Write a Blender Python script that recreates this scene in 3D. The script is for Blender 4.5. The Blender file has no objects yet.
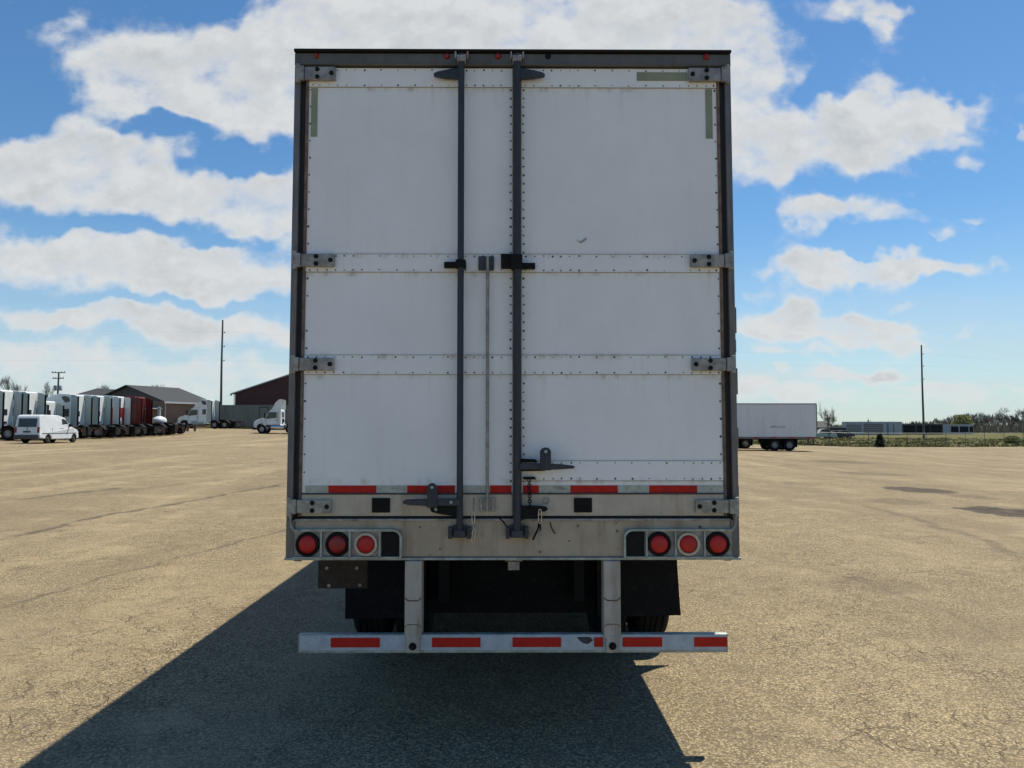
import bpy, bmesh, math, random
from mathutils import Vector, Matrix, Euler, noise as mnoise

C = bpy.context.scene.collection
SC = bpy.context.scene
PI = math.pi
rad = math.radians

# ------------------------------------------------------------------ camera
CAM_H = 1.81
FPX = 769.0
PITCH = math.atan(41 / FPX)
YAW = -math.atan(5 / FPX)
cam_d = bpy.data.cameras.new('camera')
cam = bpy.data.objects.new('camera', cam_d)
C.objects.link(cam)
cam.location = (0, 0, CAM_H)
cam.rotation_euler = (PI / 2 + PITCH, 0, YAW)
cam_d.sensor_width = 36.0
cam_d.lens = 36.0 * FPX / 1024
cam_d.clip_start = 0.05
cam_d.clip_end = 9000
SC.camera = cam
CAM_R = Euler((PI / 2 + PITCH, 0, YAW)).to_matrix()

def ray(px, py):
    return CAM_R @ Vector(((px - 512) / FPX, -(py - 384) / FPX, -1))

def at(px, py, Y):
    """world X, Z of a picture point on the vertical plane y = Y (used to survey real sizes)"""
    d = ray(px, py)
    t = Y / d.y
    return d.x * t, CAM_H + d.z * t

# ------------------------------------------------------------------ light
SUN_EL = rad(65.0)
SUN_AZ = rad(46.8)            # clockwise from +Y
sun_d = bpy.data.lights.new('sun', 'SUN')
sun_d.energy = 5.0
sun_d.angle = rad(0.53)
sun_d.color = (1.0, 0.925, 0.78)
sun = bpy.data.objects.new('sun', sun_d)
C.objects.link(sun)
sun.location = (20, 20, 60)
sun.rotation_euler = (PI / 2 - SUN_EL, 0, PI - SUN_AZ)
SC.view_settings.view_transform = 'Standard'
SC.view_settings.look = 'None'
SC.view_settings.exposure = 0.30
SC.view_settings.gamma = 1.0
SC.view_settings.use_curve_mapping = False

# ------------------------------------------------------------------ node helper
class S:
    """a socket with arithmetic: builds Math nodes"""
    def __init__(s, nt, sock): s.nt = nt; s.k = sock
    def op(s, o, b=None, c=None, clamp=False):
        n = s.nt.nodes.new('ShaderNodeMath'); n.operation = o; n.use_clamp = clamp
        for i, v in enumerate((s, b, c)):
            if v is None: continue
            if isinstance(v, S): s.nt.links.new(v.k, n.inputs[i])
            else: n.inputs[i].default_value = v
        return S(s.nt, n.outputs[0])
    def __add__(s, b): return s.op('ADD', b)
    def __radd__(s, b): return s.op('ADD', b)
    def __sub__(s, b): return s.op('SUBTRACT', b)
    def __rsub__(s, b): return (s * -1) + b
    def __mul__(s, b): return s.op('MULTIPLY', b)
    def __rmul__(s, b): return s.op('MULTIPLY', b)
    def __truediv__(s, b): return s.op('DIVIDE', b)
    def max(s, b): return s.op('MAXIMUM', b)
    def min(s, b): return s.op('MINIMUM', b)
    def abs(s): return s.op('ABSOLUTE')
    def clamp(s): return s.op('ADD', 0.0, clamp=True)
    def pow(s, b): return s.op('POWER', b)
    def step(s, a, b):
        """smoothstep from a to b (a may exceed b)"""
        n = s.nt.nodes.new('ShaderNodeMapRange'); n.interpolation_type = 'SMOOTHSTEP'
        if a > b:
            n.inputs[1].default_value = b; n.inputs[2].default_value = a
            n.inputs[3].default_value = 1; n.inputs[4].default_value = 0
        else:
            n.inputs[1].default_value = a; n.inputs[2].default_value = b
        s.nt.links.new(s.k, n.inputs[0])
        return S(s.nt, n.outputs[0])

def vmath(nt, op, a, b=None):
    n = nt.nodes.new('ShaderNodeVectorMath'); n.operation = op
    for i, v in enumerate((a, b)):
        if v is None: continue
        if isinstance(v, bpy.types.NodeSocket): nt.links.new(v, n.inputs[i])
        else: n.inputs[i].default_value = v
    return n

def comb(nt, x, y, z=0.0):
    n = nt.nodes.new('ShaderNodeCombineXYZ')
    for i, v in enumerate((x, y, z)):
        if isinstance(v, S): nt.links.new(v.k, n.inputs[i])
        else: n.inputs[i].default_value = v
    return n.outputs[0]

def noise_n(nt, vec, scale, detail=4, rough=.55, dist=0.0):
    n = nt.nodes.new('ShaderNodeTexNoise')
    n.inputs['Scale'].default_value = scale; n.inputs['Detail'].default_value = detail
    n.inputs['Roughness'].default_value = rough; n.inputs['Distortion'].default_value = dist
    if vec is not None: nt.links.new(vec, n.inputs['Vector'])
    return S(nt, n.outputs[0])

def voro(nt, vec, scale, feature='F1', rnd=1.0):
    n = nt.nodes.new('ShaderNodeTexVoronoi'); n.feature = feature
    n.inputs['Scale'].default_value = scale; n.inputs['Randomness'].default_value = rnd
    if vec is not None: nt.links.new(vec, n.inputs['Vector'])
    return n

def mixc(nt, f, a, b):
    n = nt.nodes.new('ShaderNodeMix'); n.data_type = 'RGBA'
    if isinstance(f, S): nt.links.new(f.k, n.inputs[0])
    else: n.inputs[0].default_value = f
    for i, v in ((6, a), (7, b)):
        if isinstance(v, bpy.types.NodeSocket): nt.links.new(v, n.inputs[i])
        else: n.inputs[i].default_value = (*v, 1)
    return n.outputs[2]

# ------------------------------------------------------------------ world
def build_world():
    w = bpy.data.worlds.new('World'); SC.world = w; w.use_nodes = True
    nt = w.node_tree; nt.nodes.clear()
    out = nt.nodes.new('ShaderNodeOutputWorld')
    sky = nt.nodes.new('ShaderNodeTexSky'); sky.sky_type = 'NISHITA'; sky.sun_disc = False
    sky.sun_elevation = SUN_EL; sky.sun_rotation = SUN_AZ
    sky.altitude = 100; sky.air_density = 1.0; sky.dust_density = 0.15; sky.ozone_density = 1.2
    K = 0.070

    tc = nt.nodes.new('ShaderNodeTexCoord')
    sep = nt.nodes.new('ShaderNodeSeparateXYZ'); nt.links.new(tc.outputs['Generated'], sep.inputs[0])
    x, y, z = (S(nt, sep.outputs[i]) for i in range(3))
    ys = y.max(0.05)
    u = x / ys; v = z / ys
    uv = comb(nt, u, v)
    # cloud layout, as bearings (degrees-like tangents) of real clouds around the northern sky
    B = [  # px, py, rx, ry, weight
        (112, 62, 52, 34, .9), (180, 88, 80, 34, 1.15), (262, 66, 52, 44, 1.1), (262, 112, 50, 24, .9), (150, 108, 60, 16, .5), (60, 30, 16, 12, .5),
        (340, 25, 90, 55, 1.2), (480, 25, 130, 60, 1.2), (630, 25, 95, 55, 1.2), (700, 40, 38, 45, 1.1),
        (400, 110, 150, 60, 1.0), (560, 110, 150, 70, .8),
        (72, 142, 50, 24, 1.1), (30, 172, 58, 28, 1.1), (105, 178, 75, 24, 1.1), (190, 194, 80, 18, 1.0), (265, 200, 50, 32, 1.1), (290, 230, 40, 14, .6), (150, 150, 26, 12, .5),
        (25, 252, 60, 18, 1.0), (118, 248, 62, 20, 1.1), (165, 272, 90, 22, 1.1), (250, 282, 50, 16, .9), (200, 250, 50, 12, .5), (5, 280, 16, 7, .5),
        (100, 318, 75, 13, 1.0), (190, 326, 80, 15, 1.0), (45, 322, 36, 9, .7), (270, 336, 28, 8, .6),
        (30, 350, 40, 8, .6), (70, 366, 100, 12, .75), (240, 366, 75, 12, .75), (150, 385, 200, 10, .5),
        (752, 78, 40, 24, 1.1), (725, 40, 20, 34, 1.0), (745, 105, 30, 14, .7),
        (760, 150, 48, 28, 1.1), (820, 142, 55, 22, 1.1), (902, 112, 50, 15, 1.1), (848, 104, 34, 12, .9), (876, 82, 20, 13, .9), (878, 165, 26, 13, .9), (892, 140, 40, 16, .7), (955, 108, 34, 8, .8), (950, 132, 26, 7, .65), (968, 156, 22, 9, .85), (780, 182, 14, 9, .7),
        (866, 12, 26, 15, 1.0), (896, 12, 18, 8, .7), (870, 30, 12, 8, .5),
        (806, 212, 26, 10, .85), (800, 228, 12, 10, .6), (838, 208, 22, 6, .6), (885, 218, 42, 7, .65), (930, 236, 14, 5, .6), (1000, 263, 14, 4, .55),
        (865, 264, 58, 10, 1.15), (830, 268, 36, 9, 1.0), (925, 268, 42, 6, .95),
        (790, 303, 34, 8, .95), (765, 324, 40, 10, .95), (840, 326, 46, 11, 1.15), (870, 332, 28, 8, .8), (745, 288, 15, 6, .6), (765, 350, 18, 4, .6), (905, 305, 22, 4, .45),
        (777, 370, 12, 4, .7), (850, 372, 52, 6, .8), (895, 367, 22, 5, .7), (800, 394, 70, 7, .6), (1000, 392, 40, 5, .6), (940, 400, 60, 6, .45),
        (1021, 130, 7, 8, .7), (740, 390, 30, 8, .4),
    ]
    B = [(a, b_, c, d * 1.25, e * 1.15) if (a > 700 and b_ > 240) else (a, b_, c, d, e) for (a, b_, c, d, e) in B]
    B += [(905, 345, 26, 5, .6), (960, 330, 30, 4, .5), (760, 268, 20, 7, .7), (985, 225, 24, 4, .5), (820, 352, 24, 4, .55), (930, 385, 40, 5, .6)]
    # the gaps of blue between them
    B += [(160, 128, 85, 11, -1.0), (245, 157, 50, 14, -1.3), (20, 100, 40, 22, -.6), (205, 8, 30, 22, -1.0), (120, 224, 90, 7, -.7), (235, 236, 60, 6, -.7), (20, 110, 50, 12, -.5),
          (130, 300, 120, 4, -.6), (230, 306, 60, 5, -.5), (820, 95, 22, 16, -.8), (760, 110, 14, 10, -.5), (850, 188, 60, 6, -.5), (200, 60, 34, 10, -.45), (850, 248, 60, 5, -.4)]
    # gentle warp so that no cloud keeps a clean edge
    wn = nt.nodes.new('ShaderNodeTexNoise'); wn.inputs['Scale'].default_value = 13; wn.inputs['Detail'].default_value = 3
    nt.links.new(uv, wn.inputs['Vector'])
    w0 = vmath(nt, 'SUBTRACT', wn.outputs['Color'], (.5, .5, .5))
    w1 = vmath(nt, 'MULTIPLY', w0.outputs[0], (.12, .085, 0))
    uvw = vmath(nt, 'ADD', uv, w1.outputs[0]).outputs[0]
    def cloud_field(lst):
        field = None
        for (px, py, rx, ry, wt) in lst:
            d = ray(px, py); cu, cv = d.x / d.y, d.z / d.y
            n1 = vmath(nt, 'SUBTRACT', uvw, (cu, cv, 0)).outputs[0]
            n2 = vmath(nt, 'MULTIPLY', n1, (FPX / (rx * 1.03), FPX / (ry * 1.08), 0)).outputs[0]
            q = S(nt, vmath(nt, 'DOT_PRODUCT', n2, n2).outputs['Value'])
            m = nt.nodes.new('ShaderNodeMath'); m.operation = 'MULTIPLY_ADD'
            nt.links.new(q.k, m.inputs[0]); nt.links.new(q.k, m.inputs[1]); m.inputs[2].default_value = 1.0
            dv = nt.nodes.new('ShaderNodeMath'); dv.operation = 'DIVIDE'
            dv.inputs[0].default_value = wt; nt.links.new(m.outputs[0], dv.inputs[1])
            c = S(nt, dv.outputs[0])
            field = c if field is None else field + c
        return field
    front = y.step(0.28, 0.42) * v.step(.95, .72)
    hs = nt.nodes.new('ShaderNodeHueSaturation'); hs.inputs['Saturation'].default_value = 1.12
    nt.links.new(sky.outputs[0], hs.inputs['Color'])
    tint = vmath(nt, 'MULTIPLY', hs.outputs[0], (.94, 1.25, 1.40)).outputs[0]
    def gen_clouds():
        dirx = x / (z.max(0) + .25); diry = y / (z.max(0) + .25)
        return noise_n(nt, comb(nt, dirx, diry, 3.3), 1.5, 3, .55).step(.54, .72) * .6
    def finish(dens, relief, veil, hi=(8.7, 8.85, 8.85), lo=(5.7, 6.1, 6.45)):
        alpha = dens.step(.28, 1.30) * z.step(-.01, .03)
        thick = dens.step(.72, 1.55)
        shade = (thick * .8 * (1.0 - relief * .8)).clamp()
        ccol = mixc(nt, shade, hi, lo)
        c1 = mixc(nt, veil, tint, (6.9, 7.75, 8.3))
        c2 = mixc(nt, alpha * .97, c1, ccol)
        b = nt.nodes.new('ShaderNodeBackground'); b.inputs[1].default_value = K
        nt.links.new(c2, b.inputs[0]); return b.outputs[0]
    veil0 = z.step(.26, -.02)
    def detailed(lst):
        base = front * cloud_field(lst) + (1.0 - front) * gen_clouds()
        high = noise_n(nt, comb(nt, u, v * 1.35, 1.7), 14, 8, .60, .0)
        high2 = noise_n(nt, comb(nt, u + .010, v * 1.35 + .022, 1.7), 14, 4, .60, .0)
        dens = base.min(1.25) + (high - .5) * 2.3
        relief = ((high - high2) * 4.0 + .5).clamp()
        veil = veil0 * .95 * (noise_n(nt, comb(nt, u * .6, v * 4.0, .3), 5, 4, .6).step(.25, .75) * .4 + .6)
        return finish(dens, relief, veil)
    left = detailed([b for b in B if b[0] < 770]); right = detailed([b for b in B if b[0] > 230])
    g = gen_clouds() + (noise_n(nt, comb(nt, x * 3, y * 3, z * 4), 2, 3, .6) - .5) * 1.6
    rest = finish(g, g * 0 + .5, veil0 * .6, (5.0, 5.3, 5.7), (3.4, 3.8, 4.3))
    def mixs(f, a, b):
        n = nt.nodes.new('ShaderNodeMixShader'); nt.links.new(f.k, n.inputs[0])
        nt.links.new(a, n.inputs[1]); nt.links.new(b, n.inputs[2]); return n.outputs[0]
    inside = y.op('GREATER_THAN', 0.28) * v.op('LESS_THAN', .95)
    fr = mixs(u.op('GREATER_THAN', 0.0), left, right)
    nt.links.new(mixs(inside, rest, fr), out.inputs[0])
    w.cycles.sampling_method = 'MANUAL'; w.cycles.sample_map_resolution = 256
build_world()

# ------------------------------------------------------------------ materials
def new_mat(name):
    m = bpy.data.materials.new(name); m.use_nodes = True
    nt = m.node_tree; b = nt.nodes['Principled BSDF']
    return m, nt, b

def obj_coord(nt):
    return nt.nodes.new('ShaderNodeTexCoord').outputs['Object']

def simple(name, col, rough=.6, metal=0.0, var=.25, scale=6.0, bump=0.0, dirt=None, dirt_amt=.4, spec=.5, stretch=(1, 1, 1)):
    """a plain worn surface: base colour broken by noise, optional dirt"""
    m, nt, b = new_mat(name)
    oc = obj_coord(nt)
    sc = vmath(nt, 'MULTIPLY', oc, stretch).outputs[0]
    n = noise_n(nt, sc, scale, 5, .6)
    lo = tuple(c * (1 - var) for c in col); hi = tuple(min(1, c * (1 + var * .6)) for c in col)
    c = mixc(nt, n.step(.3, .7), lo, hi)
    if dirt:
        d = noise_n(nt, sc, scale * 2.3, 6, .65)
        c = mixc(nt, d.step(.5, .75) * dirt_amt, c, dirt)
    nt.links.new(c, b.inputs['Base Color'])
    r = (n * .25 + (rough - .12)).clamp()
    nt.links.new(r.k, b.inputs['Roughness'])
    b.inputs['Metallic'].default_value = metal
    b.inputs['Specular IOR Level'].default_value = spec
    if bump:
        bn = nt.nodes.new('ShaderNodeBump'); bn.inputs['Strength'].default_value = bump; bn.inputs['Distance'].default_value = .01
        nt.links.new(noise_n(nt, sc, scale * 8, 4, .6).k, bn.inputs['Height']); nt.links.new(bn.outputs[0], b.inputs['Normal'])
    return m

M = {}
M['rubber'] = simple('rubber', (.009, .009, .010), .9, var=.3, scale=9, dirt=(.04, .036, .03), dirt_amt=.4, spec=.25)
M['black'] = simple('black_paint', (.009, .009, .010), .7, var=.3, scale=8, dirt=(.03, .026, .022), dirt_amt=.4, spec=.2)
M['dark_steel'] = simple('dark_steel', (.042, .05, .062), .55, metal=.25, var=.3, scale=12, dirt=(.09, .07, .055), dirt_amt=.5)
M['rod'] = simple('rod_steel', (.036, .043, .055), .6, metal=.2, var=.25, scale=10, stretch=(3, 3, .6), dirt=(.09, .075, .06), dirt_amt=.45)
M['galv'] = simple('galvanised_steel', (.36, .41, .38), .5, metal=.35, var=.3, scale=14, dirt=(.18, .13, .09), dirt_amt=.65)
M['hinge'] = simple('hinge_metal', (.33, .32, .30), .55, metal=.3, var=.35, scale=16, dirt=(.14, .10, .07), dirt_amt=.8)
M['alu_post'] = simple('post_steel', (.165, .158, .152), .5, metal=.3, var=.25, scale=5, stretch=(6, 6, 1), dirt=(.13, .11, .09), dirt_amt=.5)
M['seal'] = simple('door_seal', (.02, .02, .022), .7, var=.3)
M['rust'] = simple('rusty_edge', (.17, .12, .09), .8, var=.4, scale=20)
M['brownplate'] = simple('brown_plate', (.045, .032, .026), .8, var=.4, scale=14, dirt=(.12, .07, .04), dirt_amt=.6)
M['red_lens'] = simple('red_lens', (.46, .010, .007), .5, var=.15, scale=30)
M['red_dim'] = simple('dull_red_lens', (.26, .012, .010), .4, var=.2, scale=30)
M['red_tape'] = simple('red_reflective_tape', (.47, .016, .008), .6, var=.15, scale=18, dirt=(.20, .03, .02), dirt_amt=.5, spec=.25)
M['white_tape'] = simple('white_reflective_tape', (.40, .43, .37), .4, var=.2, scale=22, dirt=(.16, .16, .12), dirt_amt=.8)
M['bar_tape'] = simple('bar_white_tape', (.40, .47, .53), .35, var=.15, scale=18, dirt=(.25, .26, .26), dirt_amt=.5)
M['old_tape'] = simple('old_tape_mark', (.26, .29, .20), .7, var=.15, scale=10)
M['glass'] = simple('dark_glass', (.02, .024, .028), .12, var=.1, spec=.6)
M['chrome'] = simple('chrome', (.55, .56, .58), .25, metal=.9, var=.1)
M['amber'] = simple('amber_lens', (.55, .2, .02), .3, var=.1)
M['steelpole'] = simple('weathered_pole', (.13, .115, .10), .8, var=.3, scale=3, stretch=(4, 4, .5))
M['wire'] = simple('wire_metal', (.10, .10, .11), .6, metal=.3, var=.1)
M['bark'] = simple('bark', (.10, .085, .07), .9, var=.3, scale=4)
M['twig'] = simple('twigs', (.13, .11, .09), .9, var=.3, scale=1.5)

def paint_white(name, col=(.66, .70, .69), rough=.4):
    return simple(name, col, rough, var=.07, scale=2.0, dirt=(.42, .38, .32), dirt_amt=.25)
M['truck_white'] = paint_white('truck_white_paint')
M['truck_grey'] = paint_white('truck_silver_paint', (.36, .42, .41))
M['wheel_rim'] = simple('pale_wheel_rim', (.32, .32, .32), .5, var=.3, scale=8)
M['truck_red'] = simple('truck_red_paint', (.30, .016, .012), .35, var=.12, scale=2, dirt=(.2, .05, .04), dirt_amt=.3)
M['rivet'] = simple('rivet_head', (.10, .095, .09), .6, var=.3, scale=30)
M['truck_maroon'] = simple('dark_red_paint', (.15, .012, .010), .4, var=.15, scale=2)
M['van_white'] = paint_white('van_white_paint', (.66, .70, .73))
M['bumper_plastic'] = simple('grey_plastic', (.06, .065, .07), .7, var=.2)

def door_paint():
    """white glass-fibre skin, scuffed, with grime that gathers at the rivet rows"""
    m, nt, b = new_mat('door_skin_white')
    oc = obj_coord(nt)
    sep = nt.nodes.new('ShaderNodeSeparateXYZ'); nt.links.new(oc, sep.inputs[0])
    z = S(nt, sep.outputs[2])
    n = noise_n(nt, oc, 1.6, 5, .6)
    fine = noise_n(nt, vmath(nt, 'MULTIPLY', oc, (5, 5, .7)).outputs[0], 3.2, 6, .6)
    c = mixc(nt, n.step(.3, .7), (.77, .78, .775), (.835, .845, .845))
    c = mixc(nt, fine.step(.48, .8) * .14, c, (.56, .55, .52))
    # grime lines below each band of rivets
    g = None
    for zr in ROWS_Z:
        k = (z - (zr - .008)).abs().step(.030, .0)
        g = k if g is None else g.max(k)
    gn = noise_n(nt, vmath(nt, 'MULTIPLY', oc, (1, 1, .35)).outputs[0], 11, 6, .7).step(.46, .72)
    c = mixc(nt, (g * gn * .6).clamp(), c, (.34, .29, .17))
    run = None
    xs_ = noise_n(nt, vmath(nt, 'MULTIPLY', oc, (1, 1, .04)).outputs[0], 26, 3, .6).step(.56, .70)
    for zr in ROWS_Z:
        d_ = z * -1 + zr
        k = d_.step(.0, .01) * d_.step(.22, .02)
        run = k if run is None else run.max(k)
    c = mixc(nt, (run * xs_ * .14).clamp(), c, (.47, .37, .22))
    # scuffs and dark nicks
    v = voro(nt, vmath(nt, 'MULTIPLY', oc, (1, 1, 1.4)).outputs[0], 2.3)
    dist = S(nt, v.outputs['Distance'])
    nick = dist.step(.030, .012) * noise_n(nt, oc, 5, 2).step(.5, .56)
    c = mixc(nt, nick * .8, c, (.13, .13, .13))
    sc = noise_n(nt, vmath(nt, 'MULTIPLY', oc, (1, 1, 4)).outputs[0], 6, 7, .75, .6).step(.66, .72) * .25
    c = mixc(nt, sc, c, (.36, .36, .34))
    nt.links.new(c, b.inputs['Base Color'])
    nt.links.new((n * .2 + .38).k, b.inputs['Roughness'])
    b.inputs['Specular IOR Level'].default_value = .35
    bn = nt.nodes.new('ShaderNodeBump'); bn.inputs['Strength'].default_value = .25; bn.inputs['Distance'].default_value = .02
    nt.links.new(noise_n(nt, oc, 3.0, 3, .5).k, bn.inputs['Height']); nt.links.new(bn.outputs[0], b.inputs['Normal'])
    return m

def streaky(name, c1, c2, stain, amt=.6, metal=.3, rough=.5, freq=9):
    m, nt, b = new_mat(name)
    oc = obj_coord(nt)
    st = noise_n(nt, vmath(nt, 'MULTIPLY', oc, (1, 1, .12)).outputs[0], freq, 6, .65)
    n = noise_n(nt, oc, 5, 6, .65)
    c = mixc(nt, n.step(.3, .7), c1, c2)
    c = mixc(nt, st.step(.48, .74) * amt, c, stain)
    sp = noise_n(nt, oc, 26, 4, .7).step(.62, .72)
    c = mixc(nt, sp * .5, c, tuple(k * .5 for k in stain))
    nt.links.new(c, b.inputs['Base Color']); b.inputs['Metallic'].default_value = metal
    nt.links.new((n * .3 + (rough - .12)).k, b.inputs['Roughness'])
    bn = nt.nodes.new('ShaderNodeBump'); bn.inputs['Strength'].default_value = .2; bn.inputs['Distance'].default_value = .01
    nt.links.new(noise_n(nt, oc, 9, 4, .6).k, bn.inputs['Height']); nt.links.new(bn.outputs[0], b.inputs['Normal'])
    return m
M['sill'] = streaky('stained_sill_steel', (.35, .295, .215), (.45, .385, .295), (.20, .14, .085), .75, .1)
M['kick'] = streaky('stained_kick_plate', (.43, .38, .305), (.53, .475, .39), (.30, .225, .13), .75, .1)
M['header'] = streaky('header_steel', (.10, .097, .09), (.15, .143, .13), (.10, .085, .07), .7, .3)
M['leg'] = streaky('guard_leg_paint', (.36, .35, .32), (.46, .45, .42), (.20, .17, .13), .6, .3, freq=14)
M['trailer_side'] = streaky('trailer_side_white', (.60, .615, .63), (.66, .675, .69), (.46, .45, .42), .35, .0, .5, 2)
M['far_trailer'] = simple('far_trailer_grey', (.34, .37, .40), .5, var=.15, scale=.6, stretch=(1, 1, .3), dirt=(.2, .2, .2), dirt_amt=.4)

# ------------------------------------------------------------------ mesh builder
class MB:
    def __init__(s): s.v = []; s.f = []; s.mi = []
    def add(s, vs, fs, mi=0):
        o = len(s.v); s.v += [tuple(p) for p in vs]
        s.f += [tuple(i + o for i in f) for f in fs]; s.mi += [mi] * len(fs)
    def box(s, x0, x1, y0, y1, z0, z1, mi=0):
        vs = [(x, y, z) for x in (x0, x1) for y in (y0, y1) for z in (z0, z1)]
        s.add(vs, [(0, 1, 3, 2), (4, 6, 7, 5), (0, 4, 5, 1), (2, 3, 7, 6), (0, 2, 6, 4), (1, 5, 7, 3)], mi)
    def tube(s, pts, r, n=8, mi=0, r2=None, cap=True):
        pts = [Vector(p) for p in pts]; rings = []
        up = None
        for i, p in enumerate(pts):
            if i == 0: t = pts[1] - p
            elif i == len(pts) - 1: t = p - pts[i - 1]
            else: t = (pts[i + 1] - p).normalized() + (p - pts[i - 1]).normalized()
            t.normalize()
            if up is None:
                a = Vector((0, 0, 1)) if abs(t.z) < .9 else Vector((1, 0, 0))
                up = (a - t * a.dot(t)).normalized()
            else:
                up = (up - t * up.dot(t)).normalized()
            q = t.cross(up)
            k = i / (len(pts) - 1)
            rr = r if r2 is None else r * (1 - k) + r2 * k
            rings.append([p + (up * math.cos(2 * PI * j / n) + q * math.sin(2 * PI * j / n)) * rr for j in range(n)])
        vs = [v for ring in rings for v in ring]
        fs = []
        for i in range(len(rings) - 1):
            for j in range(n):
                a = i * n + j; b_ = i * n + (j + 1) % n
                fs.append((a, b_, b_ + n, a + n))
        if cap:
            fs.append(tuple(reversed(range(n)))); fs.append(tuple(len(vs) - n + j for j in range(n)))
        s.add(vs, fs, mi)
    def lathe(s, prof, c, axis='y', n=24, mi=0, closed=False):
        """prof: list of (radius, along)"""
        vs = []; m_ = len(prof)
        for j in range(n):
            a = 2 * PI * j / n
            for (r, h) in prof:
                if axis == 'y': vs.append((c[0] + r * math.cos(a), c[1] + h, c[2] + r * math.sin(a)))
                elif axis == 'x': vs.append((c[0] + h, c[1] + r * math.cos(a), c[2] + r * math.sin(a)))
                else: vs.append((c[0] + r * math.cos(a), c[1] + r * math.sin(a), c[2] + h))
        fs = []
        for j in range(n):
            j2 = (j + 1) % n
            for i in range(m_ - 1 + (1 if closed else 0)):
                i2 = (i + 1) % m_
                fs.append((j * m_ + i, j * m_ + i2, j2 * m_ + i2, j2 * m_ + i))
        s.add(vs, fs, mi)
    def disc(s, c, r, axis='y', n=16, th=.01, mi=0, dome=0.0):
        prof = [(0, -th - dome), (r * .55, -th - dome * .75), (r * .85, -th - dome * .3), (r, -th), (r, 0), (0, 0)]
        s.lathe(prof, c, axis, n, mi)
    def prism(s, poly, a0, a1, axis='y', mi=0):
        """poly in the plane across the axis: axis y -> (x,z); axis x -> (y,z); axis z -> (x,y)"""
        def P(p, a):
            return (p[0], a, p[1]) if axis == 'y' else ((a, p[0], p[1]) if axis == 'x' else (p[0], p[1], a))
        n = len(poly)
        vs = [P(p, a0) for p in poly] + [P(p, a1) for p in poly]
        fs = [tuple(range(n)), tuple(reversed(range(n, 2 * n)))] + [(i, i + n, (i + 1) % n + n, (i + 1) % n) for i in range(n)]
        s.add(vs, fs, mi)
    def quad(s, a, b_, c, d, mi=0): s.add([a, b_, c, d], [(0, 1, 2, 3)], mi)
    def pieces(s):
        n = len(s.v); p = list(range(n))
        def find(a):
            while p[a] != a: p[a] = p[p[a]]; a = p[a]
            return a
        for f in s.f:
            for q in f[1:]: p[find(q)] = find(f[0])
        out = {}
        for f, m_ in zip(s.f, s.mi): out.setdefault(find(f[0]), []).append((f, m_))
        res = []
        for fl in out.values():
            ids = sorted({i for f, _ in fl for i in f}); mp = {a: k for k, a in enumerate(ids)}
            mb = MB(); mb.v = [s.v[i] for i in ids]; mb.f = [tuple(mp[i] for i in f) for f, _ in fl]; mb.mi = [m_ for _, m_ in fl]; res.append(mb)
        return res
    def build(s, name, mats, parent=None, bevel=0, smooth=False, off=(0, 0, 0), loc=None, split=False):
        if split:
            return [q.build(name, mats, parent, bevel, smooth, off, loc) for q in s.pieces()][0]
        me = bpy.data.meshes.new(name)
        vs = [(p[0] - off[0], p[1] - off[1], p[2] - off[2]) for p in s.v]
        me.from_pydata(vs, [], s.f)
        for m_ in (mats if isinstance(mats, (list, tuple)) else [mats]): me.materials.append(m_)
        if any(s.mi): me.polygons.foreach_set('material_index', s.mi)
        bm = bmesh.new(); bm.from_mesh(me)
        bmesh.ops.remove_doubles(bm, verts=bm.verts, dist=1e-5)
        bmesh.ops.recalc_face_normals(bm, faces=bm.faces)
        bm.to_mesh(me); bm.free()
        o = bpy.data.objects.new(name, me); C.objects.link(o)
        if parent: o.parent = parent
        if loc: o.location = loc
        if bevel:
            md = o.modifiers.new('bevel', 'BEVEL'); md.width = bevel; md.segments = 2; md.limit_method = 'ANGLE'; md.angle_limit = rad(40)
        if smooth:
            for p in me.polygons: p.use_smooth = True
            try:
                md = o.modifiers.new('wn', 'EDGE_SPLIT'); md.split_angle = rad(38)
            except Exception: pass
        return o

def tag(o, label=None, cat=None, group=None, kind=None):
    if label: o['label'] = label
    if cat: o['category'] = cat
    if group: o['group'] = group
    if kind: o['kind'] = kind
    return o

def empty(name, loc, rz=0):
    o = bpy.data.objects.new(name, None); C.objects.link(o)
    o.location = loc; o.rotation_euler = (0, 0, rz); o.empty_display_size = .2
    return o

def copy_tree(o, parent=None):
    c = o.copy(); C.objects.link(c)
    if parent: c.parent = parent
    for ch in [k for k in bpy.data.objects if k.parent == o]: copy_tree(ch, c)
    return c

# ------------------------------------------------------------------ terrain
def sstep(a, b, x):
    t = max(0.0, min(1.0, (x - a) / (b - a))); return t * t * (3 - 2 * t)

def lot_edge(x):
    return 96.0 + 11.0 * sstep(10, -10, x)

def terrain(x, y):
    w = sstep(7, 34, y)
    z = 0.0
    if x < -4: z += .02 * min(-x - 4, 70) * w
    elif x > 4: z -= .023 * min(x - 4, 40) * w
    z += .65 * sstep(66, 102, y) * sstep(-4, -22, x)
    if y > lot_edge(x): 
        k = y - lot_edge(x)
        if x > -10: z += (.10 * sstep(4, 45, k)) * sstep(-10, 12, x)
    # slow unevenness of an old yard
    z += .05 * (mnoise.noise(Vector((x * .06, y * .06, 1.3)))) * sstep(8, 30, y)
    return z

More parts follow.
